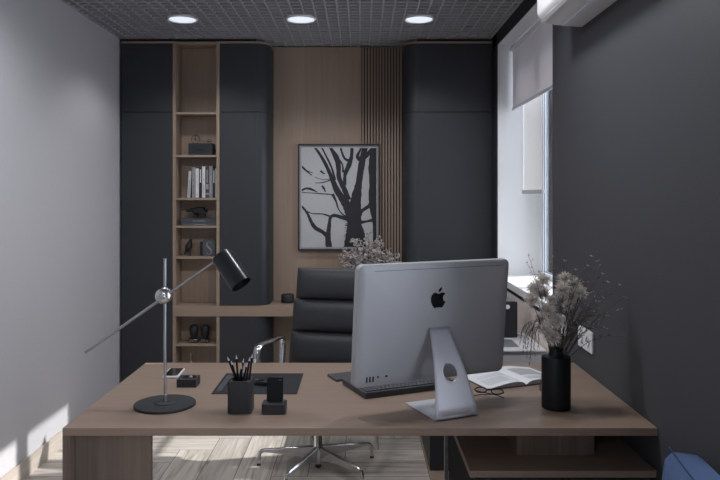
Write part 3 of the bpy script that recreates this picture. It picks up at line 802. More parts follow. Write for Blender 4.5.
# ------------------------------------------------------------ open book
p_sp = DP(527, 386.0)
bk = thing('open_book', 'open white book lying on the desk between the computer and vase', 'book', (p_sp.x, p_sp.y, DZ), math.radians(21.5))
def page_block(s):
    m = MB(); W, Hh = .182, .25; nseg = 12; rows = 2
    L0, L1, B0, B1 = [], [], [], []
    top = []; bot = []
    for i in range(nseg+1):
        u = i/nseg; x = s*(.001+u*(W-.004*(1))); z = .006+.0165*math.sin(PI*min(1, u*1.02)**.62)**1.0 * (1-.25*u)+.006*(1-u)*0
        top.append((x, z)); 
    bot = [(s*.001, .004), (s*W, .004)]
    end = (s*(W-.002), .0065)
    ring = top[:-1]+[end]+[bot[1], bot[0]]
    m.prism(ring, lambda u, v, h: Vector((u, h, v)), .003, Hh-.003)
    for f in m.bm.faces: f.material_index = 0
    bmesh.ops.recalc_face_normals(m.bm, faces=m.bm.faces[:])
    for f in m.bm.faces:
        if abs(f.normal.y) > .7: f.material_index = 1
    m.build('page_block', [M['paper'], M['pageedge']], bk, local=True, smooth=True)
    pr = MB()
    zf = lambda u: .006+.0165*math.sin(PI*min(1, u*1.02)**.62)*(1-.25*u)+.0006
    if s < 0: blocks = [(.30, .9, .04+.012*k, .044+.012*k) for k in range(6)] + [(.15, .9, .125, .128), (.15, .9, .138, .141), (.15, .8, .151, .154)] 
    else: blocks = [(.18, .88, .09, .20)] + [(.18, .88, .03+.01*k, .033+.01*k) for k in range(4)]
    for (u0, u1, y0, y1) in blocks:
        us = [u0+(u1-u0)*k/8 for k in range(9)]
        pr.strip([Vector((s*u*.178, y0, zf(u))) for u in us], [Vector((s*u*.178, y1, zf(u))) for u in us])
    pr.build('printed_text', M['pagep'], bk, local=True)
page_block(-1); page_block(1)
B(-.186, .186, 0, .252, .0005, .0035).build('cover', M['bookg'], bk, local=True)

# ------------------------------------------------------------ glasses
c = DP(487, 397.5)
gl = thing('eyeglasses', 'folded dark framed eyeglasses beside the open book', 'glasses', (c.x, c.y-.015, DZ+.0165), math.radians(-22))
gl.rotation_euler.x = -1.0
fr = MB()
for s in (-1, 1):
    fr.tube([(s*.032+.023*math.cos(a)*(1+.1*math.cos(a)), .020*0+.003*math.sin(a), .0195+.0165*math.sin(a)) for a in [2*PI*k/24 for k in range(25)]], .0023, 8, cap=False)
fr.tube([(-.009, 0, .024), (0, -.002, .027), (.009, 0, .024)], .0016, 8)
fr.build('frame', M['blk'], gl, local=True, smooth=True)
for s in (-1, 1):
    MB().prism([(s*.032+.022*math.cos(2*PI*k/20), .0195+.0155*math.sin(2*PI*k/20)) for k in range(20)], lambda u, v, h: Vector((u, h, v)), -.0004, .0004).build('lens', M['glass'], gl, local=True)
    MB().tube([(s*.058, .001, .022), (s*.058, .006, .022), (s*.045, .010+(.004 if s > 0 else 0), .020), (-s*.03, .012+(.006 if s > 0 else 0), .012), (-s*.062, .014+(.006 if s > 0 else 0), .003)], .0016, 8).build('temple', M['blk'], gl, local=True, smooth=True)

# ------------------------------------------------------------ vase + dried bouquet
V = Vector((.7285, 2.601, DZ))
vs = thing('vase', 'matte black bottle-shaped vase at the right end of the desk', 'vase', V)
MB().lathe([(0,0),(.049,0),(.0525,.003),(.053,.007),(.053,.186),(.051,.1915),(.046,.1935),(.028,.194),(.0265,.196),(.026,.221),(.025,.2225),(.0235,.2215),(.0235,.10),(0,.10)], seg=56).build('body', M['ceramic'], vs, local=True, smooth=True)
B(-.0605, -.0585, -.008, .006, .062, .092).build('tag', M['amber'], vs, local=True, bevel=.001)
MB().tube([(-.059, 0, .091), (-.054, -.002, .13), (-.035, -.004, .197), (-.027, 0, .205)], .0006, 5).build('tag_string', M['amber'], vs, local=True)
bq = thing('dried_flowers', 'bouquet of cream tufts and thin dark twigs in the black vase', 'dried flowers', V+Vector((0,0,.10)))
def bez(p0, p1, p2, n=10): return [p0*(1-t)**2+p1*2*t*(1-t)+p2*t*t for t in [k/n for k in range(n+1)]]
def tuft(c, R, n, seed):
    rnd = random.Random(seed); m = MB(); bm = m.bm
    for k in range(n):
        u = rnd.uniform(-1, 1); a = rnd.uniform(0, 2*PI); s = math.sqrt(1-u*u); d = Vector((s*math.cos(a), s*math.sin(a), u))
        d = (d+Vector((0,0,.35))).normalized(); L_ = R*rnd.uniform(.55, 1.15)
        side = d.cross(Vector((rnd.random(), rnd.random(), rnd.random()))).normalized()*R*.034
        b0 = c+d*R*.08; mid = c+d*L_*.6+Vector((rnd.uniform(-1,1), rnd.uniform(-1,1), rnd.uniform(-1,1)))*R*.1; e = c+d*L_+Vector((rnd.uniform(-1,1), rnd.uniform(-1,1), rnd.uniform(-1,.6)))*R*.2
        v = [bm.verts.new(p) for p in (b0-side, b0+side, mid+side*1.2, e, mid-side*1.2)]
        bm.faces.new(v)
    return m
neck = V+Vector((0,0,.215))
def root(): return V+Vector((random.uniform(-.014,.014), random.uniform(-.014,.014), .12))
tufts = [(542.5,281,8,-.03),(535,289,8.5,.0),(531.5,300,8.5,-.02),(543,294,8,.03),(552,300,6,-.03),(565,279,8,.02),(574,285,8,.04),(580,293,8,.0),(562,290,9,-.02),(571,298,9,.03),(549,311,9,-.03),(556,322,9,-.04),(546,330,8,-.02),(553,338,8,-.03),(540,318,6,.02),(568,306,7,.01)]
for i, (x, y, r, dy) in enumerate(tufts):
    c = P(x, y, V.y+dy); R = r*1.12*V.y/700
    stl = MB(); r0 = root(); stl.tube(bez(r0, Vector((neck.x+(c.x-neck.x)*.25, neck.y+dy*.3, neck.z+.01)), c, 8), .0011, 5)
    so = stl.build('stem', M['stem'], bq)
    tuft(c, R, 340, 100+i).build('flower_head', M['fluff'], so, norm=False)
twigs = [(528.5,256,-.03),(527,262,.0),(553,257,.02),(540,272,.0),(565,262,.04),(567,275,-.02),(590,256,.03),(587,266,-.02),(598,262,.05),(602,275,-.03),(599,266,.0),(620,286,.02),(607,282,-.04),(603,298,.04),(625,298,.02),(620,309,-.02),(596,302,.0),(590,322,-.03),(605,328,.03),(625,337,.02),(598,309,.01),(601,301,-.02),(593,312,.03),(607,316,.0),(587,305,-.04),(595,296,.04),(582,282,.02),(575,270,.0),(592,292,-.05)]
for i, (x, y, dy) in enumerate(twigs):
    rnd = random.Random(50+i)
    e = P(x, y, V.y+dy*2); r0 = root()
    mid = Vector((neck.x+(e.x-neck.x)*rnd.uniform(.25,.5), neck.y+dy*.6, neck.z+(e.z-neck.z)*rnd.uniform(.45,.62)))
    if y > 315: mid.z = max(mid.z, e.z+.035)
    pts = bez(r0, mid, e, 16)
    pts = [p+Vector((rnd.uniform(-1,1), rnd.uniform(-1,1), rnd.uniform(-1,1)))*.0016*(k > 5) for k, p in enumerate(pts)]
    m = MB(); m.tube(pts, [.0014*(1-.6*k/16) for k in range(17)], 5)
    m.slot = 0
    bd = MB()
    def bud(p, s, slot):
        bd.slot = slot
        d = Vector((rnd.uniform(-1,1), rnd.uniform(-1,1), rnd.uniform(-.4,1))).normalized()
        qm = Matrix.Translation(p) @ Vector((0,0,1)).rotation_difference(d).to_matrix().to_4x4()
        bd.lathe([(0,0),(s*.38,s*.5),(s*.42,s*.9),(s*.12,s*1.8),(0,s*2.1)], seg=5, M4=qm)
    for k in range(6, 16):
        p = pts[k]
        for r_ in range(2 if k < 14 else 1):
            d = Vector((rnd.uniform(-1,1), rnd.uniform(-1,1), rnd.uniform(-.2,1))).normalized()*rnd.uniform(.006,.02)
            m.tube([p, p+d*.5+Vector((0,0,.001)), p+d], [.0007,.0006,.0004], 4)
            if rnd.random() < .75: bud(p+d, rnd.uniform(.0022,.0046), 1 if rnd.random() < .62 else 0)
    bud(pts[-1], .0055, 0); bud(pts[-1]+Vector((.004,0,.001)), .0045, 0)
    so = m.build('twig', M['stem'], bq)
    bd.build('bud_spray', [M['bud'], M['budd']], so)
# drooping grass on the left
for i, (x, y, dy) in enumerate([(520.5,340,-.02),(523,350,.0),(527,356,-.03),(530,362,.02),(534,352,-.04),(538,345,.0),(525,345,.03),(531,348,-.01)]):
    rnd = random.Random(900+i)
    e = P(x, y, V.y+dy); r0 = root()
    top = P(542-rnd.uniform(0, 4), 322+rnd.uniform(-3, 6), V.y+dy*.6)
    pts = bez(r0, Vector((neck.x-.008, neck.y, neck.z+.02)), top, 6)[:-1]+bez(top, Vector((e.x+.004, e.y, top.z+.012)), e, 12)
    m = MB(); m.tube(pts, [.0010]*6+[.0008*(1-.5*k/12) for k in range(13)], 5)
    for k in range(9, 19):
        for r_ in range(3):
            p = pts[k]; d = Vector((rnd.uniform(-.006,.006), rnd.uniform(-.006,.006), -rnd.uniform(.006,.02)))
            m.tube([p, p+d], [.0008,.0003], 4)
    m.build('grass_stem', M['stem'], bq)

# ------------------------------------------------------------ bouquet on the counter
V2 = Vector(((371-360)*5.44/700, 5.44, SB1))
vz = thing('vase', 'dark round vase on the wooden counter under the picture, hidden behind the chair', 'vase', V2)
MB().lathe([(0,.001),(.05,.001),(.07,.03),(.075,.08),(.06,.13),(.035,.16),(.035,.19),(.031,.19),(.031,.15),(0,.10)], seg=40).build('body', M['ceramic'], vz, local=True, smooth=True)
b2 = thing('dried_flowers', 'round bouquet of pale dried flowers on the counter below the picture', 'dried flowers', V2+Vector((0,0,.11)))
rnd = random.Random(5)
for i in range(80):
    a = rnd.uniform(-1, 1); ex = 370+a*31; ey = 234+20*abs(a)**2+rnd.uniform(0, 26)
    if i % 3 == 0: ey += 6
    dy = rnd.uniform(-.13, .07)
    e = P(ex, ey, V2.y+dy); r0 = V2+Vector((rnd.uniform(-.02,.02), rnd.uniform(-.02,.02), .115))
    pts = bez(r0, Vector((V2.x+(e.x-V2.x)*.35, V2.y+dy*.4, V2.z+.33)), e, 10)
    m = MB(); m.tube(pts, .0012, 4); fl = MB()
    for k in range(4, 11):
        for r_ in range(5):
            d = Vector((rnd.uniform(-1,1), rnd.uniform(-1,1), rnd.uniform(-.3,1)))*rnd.uniform(.012,.034)
            p = pts[k]; m.tube([p, p+d], [.0009,.0005], 3)
            for z in range(3):
                q = p+d*rnd.uniform(.5,1.1); fl.slot = 1 if rnd.random() < .22 else 0
                s = rnd.uniform(.004,.008); n1 = Vector((rnd.uniform(-1,1), rnd.uniform(-1,1), rnd.uniform(-1,1))).normalized()
                n2 = n1.cross(Vector((0,.3,1))).normalized()
                fl.obox(q, n1*s, n2*s*.6, n1.cross(n2)*s*.25)
    so = m.build('stem', M['flo2'] if i % 2 else M['stem'], b2)
    fl.build('flower_spray', [M['flo2'], M['stem']], so)

# smart speaker on the counter
c = P(287.5, 302.4, 5.46)
sp = thing('smart_speaker', 'small black round speaker on the wooden counter left of the chair', 'speaker', (c.x, 5.47, SB1))
MB().lathe([(0,.0005),(.046,.0005),(.050,.004),(.051,.010),(.051,.060),(.048,.066),(.044,.068),(0,.067)], seg=40).build('body', M['blkm'], sp, local=True, smooth=True)
MB().lathe([(.0515,.056),(.0515,.0585),(.0505,.0585),(.0505,.056),(.0515,.056)], seg=40).build('ring', M['key'], sp, local=True)

# ------------------------------------------------------------ shelf contents
KF = (D+.03)/700
def sx(x, d=D+.03): return (x-360)*d/700
def sz(y, d=D+.03): return CH-(y-195)*d/700
# storage box with label
z = 1.8445
bxx = thing('storage_box', 'small dark box with a recessed front handle on the upper shelf', 'box', (sx(200), D+.08, z))
x0, x1 = sx(188.2), sx(212.4)
B(x0, x1, D+.033, D+.135, z+.0005, z+.091).build('body', M['navy'], bxx, bevel=.001)
q = MB()
for (a, b, c_, d_) in ((.04, .96, .86, .93), (.04, .96, .07, .14), (.04, .12, .14, .86), (.88, .96, .14, .86)): q.box(x0+(x1-x0)*a, x0+(x1-x0)*b, D+.029, D+.0328, z+.091*c_, z+.091*d_)
q.build('front_frame', M['cab'], bxx)
B(x0+.055, x1-.055, D+.026, D+.0328, z+.045, z+.053).build('handle', M['blkm'], bxx, bevel=.001)
# penny-farthing ornament
bz = z+.0915
by = thing('bicycle_ornament', 'tiny dark penny-farthing bicycle ornament on the dark box', 'ornament', (sx(201), D+.08, bz))
yb = D+.08; kk_ = yb/700
def wheel(cx, r, nsp, name):
    m = MB(); c = Vector(((cx-360)*kk_, yb, bz+r+.001))
    m.tube([c+Vector((r*math.cos(a), 0, r*math.sin(a))) for a in [2*PI*k/28 for k in range(29)]], .0018, 6, cap=False)
    for k in range(nsp):
        a = 2*PI*k/nsp; m.tube([c, c+Vector((r*math.cos(a), 0, r*math.sin(a)))], .0006, 4)
    m.tube([c-Vector((0,.006,0)), c+Vector((0,.006,0))], .004, 8)
    m.build(name, M['blkm'], by); return c
w1 = wheel(195.3, .031, 12, 'front_wheel'); w2 = wheel(209.2, .0155, 8, 'rear_wheel')
m = MB(); up_ = w1+Vector((.004, 0, .042))
m.tube([w1, up_], .0022, 6); m.tube([up_+Vector((-.012,-.02,.004)), up_, up_+Vector((-.012,.02,.004))], .001, 5)
m.tube([up_+Vector((0,0,-.004))]+[w1+Vector((.037*math.cos(a), 0, .037*math.sin(a))) for a in [1.2-.22*k for k in range(8)]]+[w2+Vector((-.02,0,.004)), w2], .0018, 6)
m.tube([up_+Vector((0,0,-.006)), up_+Vector((.02,0,-.008))], .0025, 6); m.tube([up_+Vector((-.03,0,-.012)), up_+Vector((0,0,-.012))], .0009, 5)
m.build('frame', M['blkm'], by)
# standing books
z = 1.518
bks = [(187.2,190.0,170.9,'bookl',.055,'leaning light grey book at the left end of the row','printd'),
 (192.0,195.5,167.2,'bookm',0,'tall mid-grey book second from the left in the row','printd'),
 (195.6,198.9,168.4,'bookw',0,'plain white book between a grey and a black one','bookl'),
 (199.1,202.0,167.3,'bookb',0,'black book with white spine lettering near the middle of the row','paper'),
 (202.1,205.2,166.4,'bookw',0,'tall pale book with small spine print in the middle of the row','bookm'),
 (205.4,208.9,167.4,'bookg',0,'dark grey book with pale blocks on its spine','print'),
 (209.1,212.6,166.0,'bookm',0,'tallest grey book in the right half of the row','bookl'),
 (212.7,215.1,168.0,'bookb',0,'thin black book with a white title near the right end','paper'),
 (215.3,217.15,168.2,'bookl',0,'light grey book against the right side panel','bookm')]
for i, (a, b, yt, mt_, lean, ds, pm) in enumerate(bks):
    dd = D+.032; x0, x1 = sx(a, dd), sx(b, dd); h = sz(yt, dd)-z-.001; dep = .12
    x1 = min(x1, XB2-.0245)
    t = thing('book', ds+' on the shelf', 'book', ((x0+x1)/2, dd+.06, z+.0008), 0, 'books standing on the shelf')
    w_ = (x1-x0)
    tr = lambda mbx: [setattr(v, 'co', Vector((v.co.x+lean*v.co.z, v.co.y, v.co.z))) for v in mbx.bm.verts]
    m = B(-w_/2, w_/2, -.06, -.058, 0, h); m.box(-w_/2, -w_/2+.0015, -.058, .06, 0, h); m.box(w_/2-.0015, w_/2, -.058, .06, 0, h); tr(m)
    cv = m.build('cover', M[mt_], t, local=True)
    m = B(-w_/2+.0016, w_/2-.0016, -.0578, .057, .002, h-.003); tr(m); m.build('pages', M['pageedge'], t, local=True)
    m = MB(); rnd = random.Random(i)
    zz = .12*h
    if mt_ == 'bookb' or i == 5:
        m.box(-w_*.3, w_*.3, -.0606, -.0601, h*.52, h*.9)
        m.box(-w_*.3, w_*.3, -.0606, -.0601, h*.06, h*.14) if i != 3 else None
        # break the block into letter-like bars
        bmesh.ops.delete(m.bm, geom=m.bm.verts[:], context='VERTS')
        y_ = h*.5
        while y_ < h*.92:
            s_ = rnd.uniform(.004, .009); m.box(-w_*.2, w_*.2, -.0606, -.0601, y_, y_+s_*.75); y_ += s_
        if i == 5: m.box(-w_*.4, w_*.4, -.0606, -.0601, h*.28, h*.45); m.box(-w_*.5, w_*.5, -.0606, -.0601, h*.1, h*.16)
    else:
        y_ = h*.12
        while y_ < h*.75:
            s_ = rnd.uniform(.003, .008); m.box(-w_*.12, w_*.12, -.0606, -.0601, y_, y_+s_*.6); y_ += s_
            if rnd.random() < .1: y_ += .03
    tr(m); m.build('spine_print', M[pm], t, local=True)
# lying books
z = 1.306
for i, (a, b, z0, z1, ds, mt_) in enumerate([(182.2, 216.5, 0, .0172, 'thin dark grey book lying under a thicker one on the shelf', 'bookm'), (180.9, 216.5, .0176, .055, 'thick dark grey book lying under the rhinoceros figurine', 'bookg')]):
    dd = D+.012; x0, x1 = sx(a, dd), sx(b, dd)
    t = thing('book', ds, 'book', ((x0+x1)/2, dd+.07, z+z0+.0005), 0, 'books lying on the shelf')
    m = B(x0, x1, dd, dd+.14, z+z0+.0005, z+z0+.0025); m.box(x0, x1, dd, dd+.14, z+z1-.002, z+z1); m.box(x0, x1, dd, dd+.002, z+z0+.0025, z+z1-.002)
    m.build('cover', M['bookg'] if i else M['key'], t)
    B(x0+.003, x1-.003, dd+.0021, dd+.137, z+z0+.0026, z+z1-.0021).build('pages', M['pageedge'], t)
    m = MB(); rnd = random.Random(i+40); x = x0+.09
    while x < x0+.19:
        s_ = rnd.uniform(.004, .009); m.box(x, x+s_*.7, dd-.0006, dd-.0001, z+(z0+z1)/2-.003, z+(z0+z1)/2+.003); x += s_
    m.build('spine_print', M['bookm'], t)
# rhinoceros figurine (skinned skeleton)
def skin_obj(name, nodes, edges, mat, parent, sub=2):
    me = bpy.data.meshes.new(name); me.from_pydata([n[0] for n in nodes], edges, []); me.materials.append(mat)
    o = bpy.data.objects.new(name, me); COL.objects.link(o); o.parent = parent
    sk = o.modifiers.new('skin', 'SKIN'); sk.use_smooth_shade = True
    if not me.skin_vertices: 
        bpy.context.view_layer.objects.active = o
        with bpy.context.temp_override(object=o, active_object=o): bpy.ops.mesh.customdata_skin_add()
    for i, n in enumerate(nodes):
        r = n[1]; me.skin_vertices[0].data[i].radius = (r, r) if not isinstance(r, tuple) else r
    me.skin_vertices[0].data[0].use_root = True
    s = o.modifiers.new('sub', 'SUBSURF'); s.levels = sub; s.render_levels = sub
    return o
zr = z+.0555; yr = D+.085; kr = yr/700
rh = thing('animal_figurine', 'dark rhinoceros figurine standing on the lying books', 'figurine', ((197-360)*kr, yr, zr))
def rx(px): return (px-197)*kr
nodes = [((rx(201), 0, .060), .026), ((rx(196.5), 0, .062), .027), ((rx(205), 0, .062), .024), ((rx(193), 0, .064), .017), ((rx(190), 0, .058), .013), ((rx(187), 0, .052), .010), ((rx(186.2), 0, .053), .007),
 ((rx(195.5), -.013, .038), .011), ((rx(195.5), -.014, .018), .007), ((rx(195.3), -.014, .006), .007),
 ((rx(196.5), .013, .038), .011), ((rx(197), .014, .018), .007), ((rx(197), .014, .006), .007),
 ((rx(204.8), -.013, .040), .012), ((rx(205.8), -.014, .020), .007), ((rx(205.5), -.014, .006), .007),
 ((rx(204), .013, .040), .012), ((rx(204.3), .014, .020), .007), ((rx(204.2), .014, .006), .007),
 ((rx(207.3), 0, .058), .004), ((rx(207.8), 0, .038), .002)]
edges = [(0,1),(0,2),(1,3),(3,4),(4,5),(5,6),(1,7),(7,8),(8,9),(1,10),(10,11),(11,12),(2,13),(13,14),(14,15),(2,16),(16,17),(17,18),(2,19),(19,20)]
skin_obj('body', nodes, edges, M['blkm'], rh)
MB().lathe([(.005,0),(.003,.010),(0,.018)], seg=8, M4=Matrix.Translation((rx(187), 0, .058)) @ Matrix.Rotation(-.4, 4, 'Y')).build('horn', M['blkm'], rh, local=True, smooth=True)
m = MB()
for s in (-1, 1): m.lathe([(0,0),(.004,.003),(.003,.009),(0,.012)], seg=8, M4=Matrix.Translation((rx(191), s*.009, .069)))
m.build('ears', M['blkm'], rh, local=True, smooth=True)
# bird
z = 1.0714; yr = D+.08; kr = yr/700
bd_ = thing('bird_figurine', 'black standing bird figurine with its tail down on the shelf', 'figurine', ((188.5-360)*kr, yr, z))
def rx(px): return (px-188.5)*kr
def rz_(y): return CH-(y-195)*kr-z
bp_ = [(183.6,254.6,.002),(184.6,253.3,.004),(185.7,251.9,.0065),(186.7,250.4,.013),(187.6,248.9,.021),(188.4,247.2,.0265),(189.1,245.4,.0255),(189.7,243.6,.020),(190.1,242.0,.0150),(190.4,240.7,.0130),(190.6,239.6,.0115),(190.7,238.8,.0075),(190.7,238.5,.002)]
MB().tube([(rx(a), 0, rz_(b)) for a, b, c in bp_], [c for a, b, c in bp_], 16).build('body', M['blkm'], bd_, local=True, smooth=True, sub=1)
m = MB()
for s in (-1, 1): m.tube([(rx(190), s*.007, rz_(250)), (rx(190.2), s*.008, .002)], .0016, 6); m.tube([(rx(189.2), s*.008, .0025), (rx(191.5), s*.008, .0025)], .0015, 6)
m.build('legs', M['blkm'], bd_, local=True)
MB().lathe([(.004,0),(0,.012)], seg=8, M4=Matrix.Translation((rx(191.6), 0, rz_(239.6))) @ Matrix.Rotation(PI/2, 4, 'Y')).build('beak', M['blkm'], bd_, local=True)
# S block + block behind
dd = D+.05
sb = thing('letter_block', 'dark square block with a pale letter S on the shelf', 'ornament', (sx(209, dd), dd+.03, z))
x0, x1 = sx(202.7, dd), sx(215.4, dd); h = sz(239.6, dd)-z
B(x0, x1, dd, dd+.05, z+.0005, z+h).build('block', M['key'], sb, bevel=.003)
bc = thing('block_ornament', 'small dark block standing left of the letter block on the shelf', 'ornament', (sx(201.5, dd+.06), dd+.09, z))
B(sx(200, dd+.06), sx(206, dd+.06), dd+.058, dd+.105, z+.0005, z+h*.86).build('block', M['ash'], bc, bevel=.004)
m = MB(); pts = [(.66,.86,.03),(.52,.93,.03),(.36,.86,.07),(.30,.72,.12),(.40,.58,.15),(.55,.48,.17),(.68,.36,.15),(.72,.22,.11),(.64,.10,.06),(.48,.05,.03),(.32,.12,.03)]
pts = [(.08+.84*a, b, c) for a, b, c in pts]
q = []
for i in range(len(pts)-1):
    p0 = pts[max(i-1, 0)]; p1 = pts[i]; p2 = pts[i+1]; p3 = pts[min(i+2, len(pts)-1)]
    for s in range(5):
        u = s/5; q.append([.5*((2*b)+(-a_+c)*u+(2*a_-5*b+4*c-d)*u*u+(-a_+3*b-3*c+d)*u**3) for a_, b, c, d in zip(p0, p1, p2, p3)])
q.append(list(pts[-1]))
W_ = (x1-x0); L_, R_ = [], []
for i, (x, y, w_) in enumerate(q):
    xa_, ya_ = q[max(i-1, 0)][:2]; xb_, yb_ = q[min(i+1, len(q)-1)][:2]; dx, dy = xb_-xa_, yb_-ya_; l = math.hypot(dx, dy)
    w2_ = w_*.42
    L_.append(Vector((x0+W_*(x-dy/l*w2_), dd-.0008, z+h*(.06+.88*(y+dx/l*w2_))))); R_.append(Vector((x0+W_*(x+dy/l*w2_), dd-.0008, z+h*(.06+.88*(y-dx/l*w2_)))))
m.strip(L_, R_)
for (ux, uz, s) in ((.66, .84, 1), (.31, .14, -1)):
    X, Z = x0+W_*(.08+.84*ux), z+h*(.06+.88*uz)
    v = [m.bm.verts.new(p) for p in ((X-.003, dd-.0008, Z+s*.007), (X+.004*1, dd-.0008, Z+s*.007), (X+.004, dd-.0008, Z-s*.008), (X, dd-.0008, Z-s*.004))]; m.bm.faces.new(v)
m.build('letter', M['bookm'], sb, solid=.0008)
# two busts on the lower shelf
z = .407
for i, (px, ds) in enumerate([(194.0, 'left black bust ornament on the lower shelf under the counter'), (205.3, 'right black bust ornament on the lower shelf under the counter')]):
    yr = D+.07
    t = thing('bust_ornament', ds, 'ornament', ((px-360)*yr/700, yr, z), 0, 'pair of black busts on the lower shelf')
    MB().box(-.036, .030, -.03, .03, .0005, .035).build('base', M['gloss'], t, local=True, bevel=.006, smooth=True)
    hd = MB(); 
    hd.lathe([(0,.034),(.022,.035),(.024,.045),(.027,.052),(.031,.065),(.034,.085),(.035,.105),(.030,.124),(.019,.135),(0,.138)], seg=24)
    for v in hd.bm.verts:
        if v.co.y < 0 and .06 < v.co.z < .115: v.co.y *= 1.15
        v.co.y *= .9
    hd.build('head', M['blkm'], t, local=True, smooth=True)
    nz = MB(); nz.lathe([(0,-.012),(.004,-.008),(.004,.004),(0,.014)], seg=8, M4=Matrix.Translation((0, -.035, .088))); nz.build('nose', M['blkm'], t, local=True, smooth=True)
    MB().box(.008, .036, -.036, -.008, .0005, .03).build('polished_corner', M['gloss'], t, local=True, bevel=.006, smooth=True)
# silver bottle on the lowest shelf
bt = thing('candle_holder', 'small silver bottle-necked candle holder on the lowest shelf', 'ornament', ((190.8-360)*(D+.08)/700, D+.08, .08))
MB().lathe([(0,.001),(.035,.001),(.036,.006),(.012,.012),(.010,.10),(.016,.150),(.012,.17),(.006,.185),(.006,.225),(.009,.228),(.009,.237),(0,.237)], seg=24).build('body', M['steel'], bt, local=True, smooth=True)

# ------------------------------------------------------------ office chair
ch = thing('office_chair', 'black leather office chair with padded back and chrome arms behind the desk', 'office chair', (-.235, 3.94, 0), math.radians(-13.6))
def pad(x0, x1, y0, y1, z0, z1, r, tilt=0, name='cushion', bulge=.0):
    m = MB(); nx, nz = 14, 8
    def pt(u, v, s):
        # u,v in -1..1 ; rounded pillow
        ex = max(0, (1-abs(u)**7)); ez = max(0, (1-abs(v)**4))
        th = (y1-y0)/2*(ex*ez)**.52
        x = (x0+x1)/2+u*(x1-x0)/2; z = (z0+z1)/2+v*(z1-z0)/2
        yy = (y0+y1)/2+s*th+tilt*(z-.5)-.012*(1-u*u)*bulge
        return (x, yy, z)
    us = [-1+2*k/nx for k in range(nx+1)]; us = [math.sin(u*PI/2)**1 if abs(u) > 0 else 0 for u in us]
    vs_ = [math.sin((-1+2*k/nz)*PI/2) for k in range(nz+1)]
    F = [[m.bm.verts.new(pt(u, v, -1)) for u in us] for v in vs_]; Bk = [[m.bm.verts.new(pt(u, v, 1)) for u in us] for v in vs_]
    for i in range(nz):
        for j in range(nx):
            m.bm.faces.new((F[i][j], F[i][j+1], F[i+1][j+1], F[i+1][j])); m.bm.faces.new((Bk[i][j+1], Bk[i][j], Bk[i+1][j], Bk[i+1][j+1]))
    bmesh.ops.remove_doubles(m.bm, verts=m.bm.verts[:], dist=.0005)
    return m.build(name, M['leather'], ch, local=True, smooth=True, sub=1)
ti = .20
for (z0, z1, hw, y) in ((.897, 1.090, .246, .275), (.706, .900, .258, .27), (.51, .709, .262, .265)):
    pad(-hw-.008, hw-.008, y-.042, y+.038, z0, z1, .02, tilt=ti, name='back_cushion')
q = MB(); a_, b_ = Vector((-.008, .262, .50)), Vector((-.008, .262+.02+.585*ti-.012, 1.075)); dv = (b_-a_)/2
q.obox((a_+b_)/2+Vector((0, .022, 0)), Vector((.225, 0, 0)), dv.normalized().cross(Vector((1,0,0)))*.004, dv); q.build('back_sling', M['leather'], ch, local=True)
# seat cushion (horizontal, three pads)
def seatpad(y0, y1):
    m = MB(); nx, ny = 14, 8
    def pt(u, v, s):
        ex = max(0, 1-abs(u)**7); ez = max(0, 1-abs(v)**4); th = .034*(ex*ez)**.52
        return (u*.25, (y0+y1)/2+v*(y1-y0)/2, .475+s*th-.05*((y0+y1)/2+v*(y1-y0)/2))
    us = [math.sin((-1+2*k/nx)*PI/2) for k in range(nx+1)]; vs_ = [math.sin((-1+2*k/ny)*PI/2) for k in range(ny+1)]
    F = [[m.bm.verts.new(pt(u, v, -1)) for u in us] for v in vs_]; Bk = [[m.bm.verts.new(pt(u, v, 1)) for u in us] for v in vs_]
    for i in range(ny):
        for j in range(nx):
            m.bm.faces.new((F[i][j], F[i][j+1], F[i+1][j+1], F[i+1][j])); m.bm.faces.new((Bk[i][j+1], Bk[i][j], Bk[i+1][j], Bk[i+1][j+1]))
    bmesh.ops.remove_doubles(m.bm, verts=m.bm.verts[:], dist=.0005)
    m.build('seat_cushion', M['leather'], ch, local=True, smooth=True, sub=1)
for a, b in ((-.24, -.09), (-.095, .055), (.05, .22)): seatpad(a, b)
for s in (-1, 1):
    x = s*.20
    m = MB(); pts = [(x, -.25, .455), (x, -.1, .44), (x, .18, .435), (x, .28, .46), (x, .315, .54), (x, .352, .72), (x, .425, 1.06)]
    for i in range(len(pts)-1):
        a, b = Vector(pts[i]), Vector(pts[i+1]); dr = (b-a)/2; nn = dr.cross(Vector((1,0,0))).normalized()
        m.obox((a+b)/2, dr*1.05, nn*.011, Vector((.005,0,0)))
    m.build('side_rail', M['chrome'], ch, local=True, bevel=.002)
    xa_ = s*.284
    path = [(.155, .43), (.175, .50), (.195, .60), (.200, .655), (.190, .682), (.165, .692), (.05, .700), (-.10, .712), (-.165, .716), (-.195, .708), (-.210, .682), (-.210, .63), (-.195, .53), (-.18, .45)]
    q = []
    for i in range(len(path)-1):
        p0 = path[max(i-1, 0)]; p1 = path[i]; p2 = path[i+1]; p3 = path[min(i+2, len(path)-1)]
        for k in range(4):
            u = k/4; q.append(tuple(.5*((2*b)+(-a_+c)*u+(2*a_-5*b+4*c-d)*u*u+(-a_+3*b-3*c+d)*u**3) for a_, b, c, d in zip(p0, p1, p2, p3)))
    q.append(path[-1])
    m = MB(); m.strip([Vector((xa_-.019, y, z)) for y, z in q], [Vector((xa_+.019, y, z)) for y, z in q])
    m.build('armrest', M['chrome'], ch, local=True, smooth=True, solid=.010)
    m = MB(); m.tube([(s*.25, .15, .445), (xa_, .158, .445)], .008, 8); m.tube([(s*.25, -.18, .455), (xa_, -.182, .455)], .008, 8); m.build('arm_bracket', M['chrome'], ch, local=True)
m = MB(); m.tube([(-.262, -.12, .425), (.262, -.12, .425)], .010, 10); m.tube([(-.262, .12, .42), (.262, .12, .42)], .010, 10); m.box(-.06, .06, -.12, .12, .395, .425)
m.build('seat_frame', M['blkm'], ch, local=True)
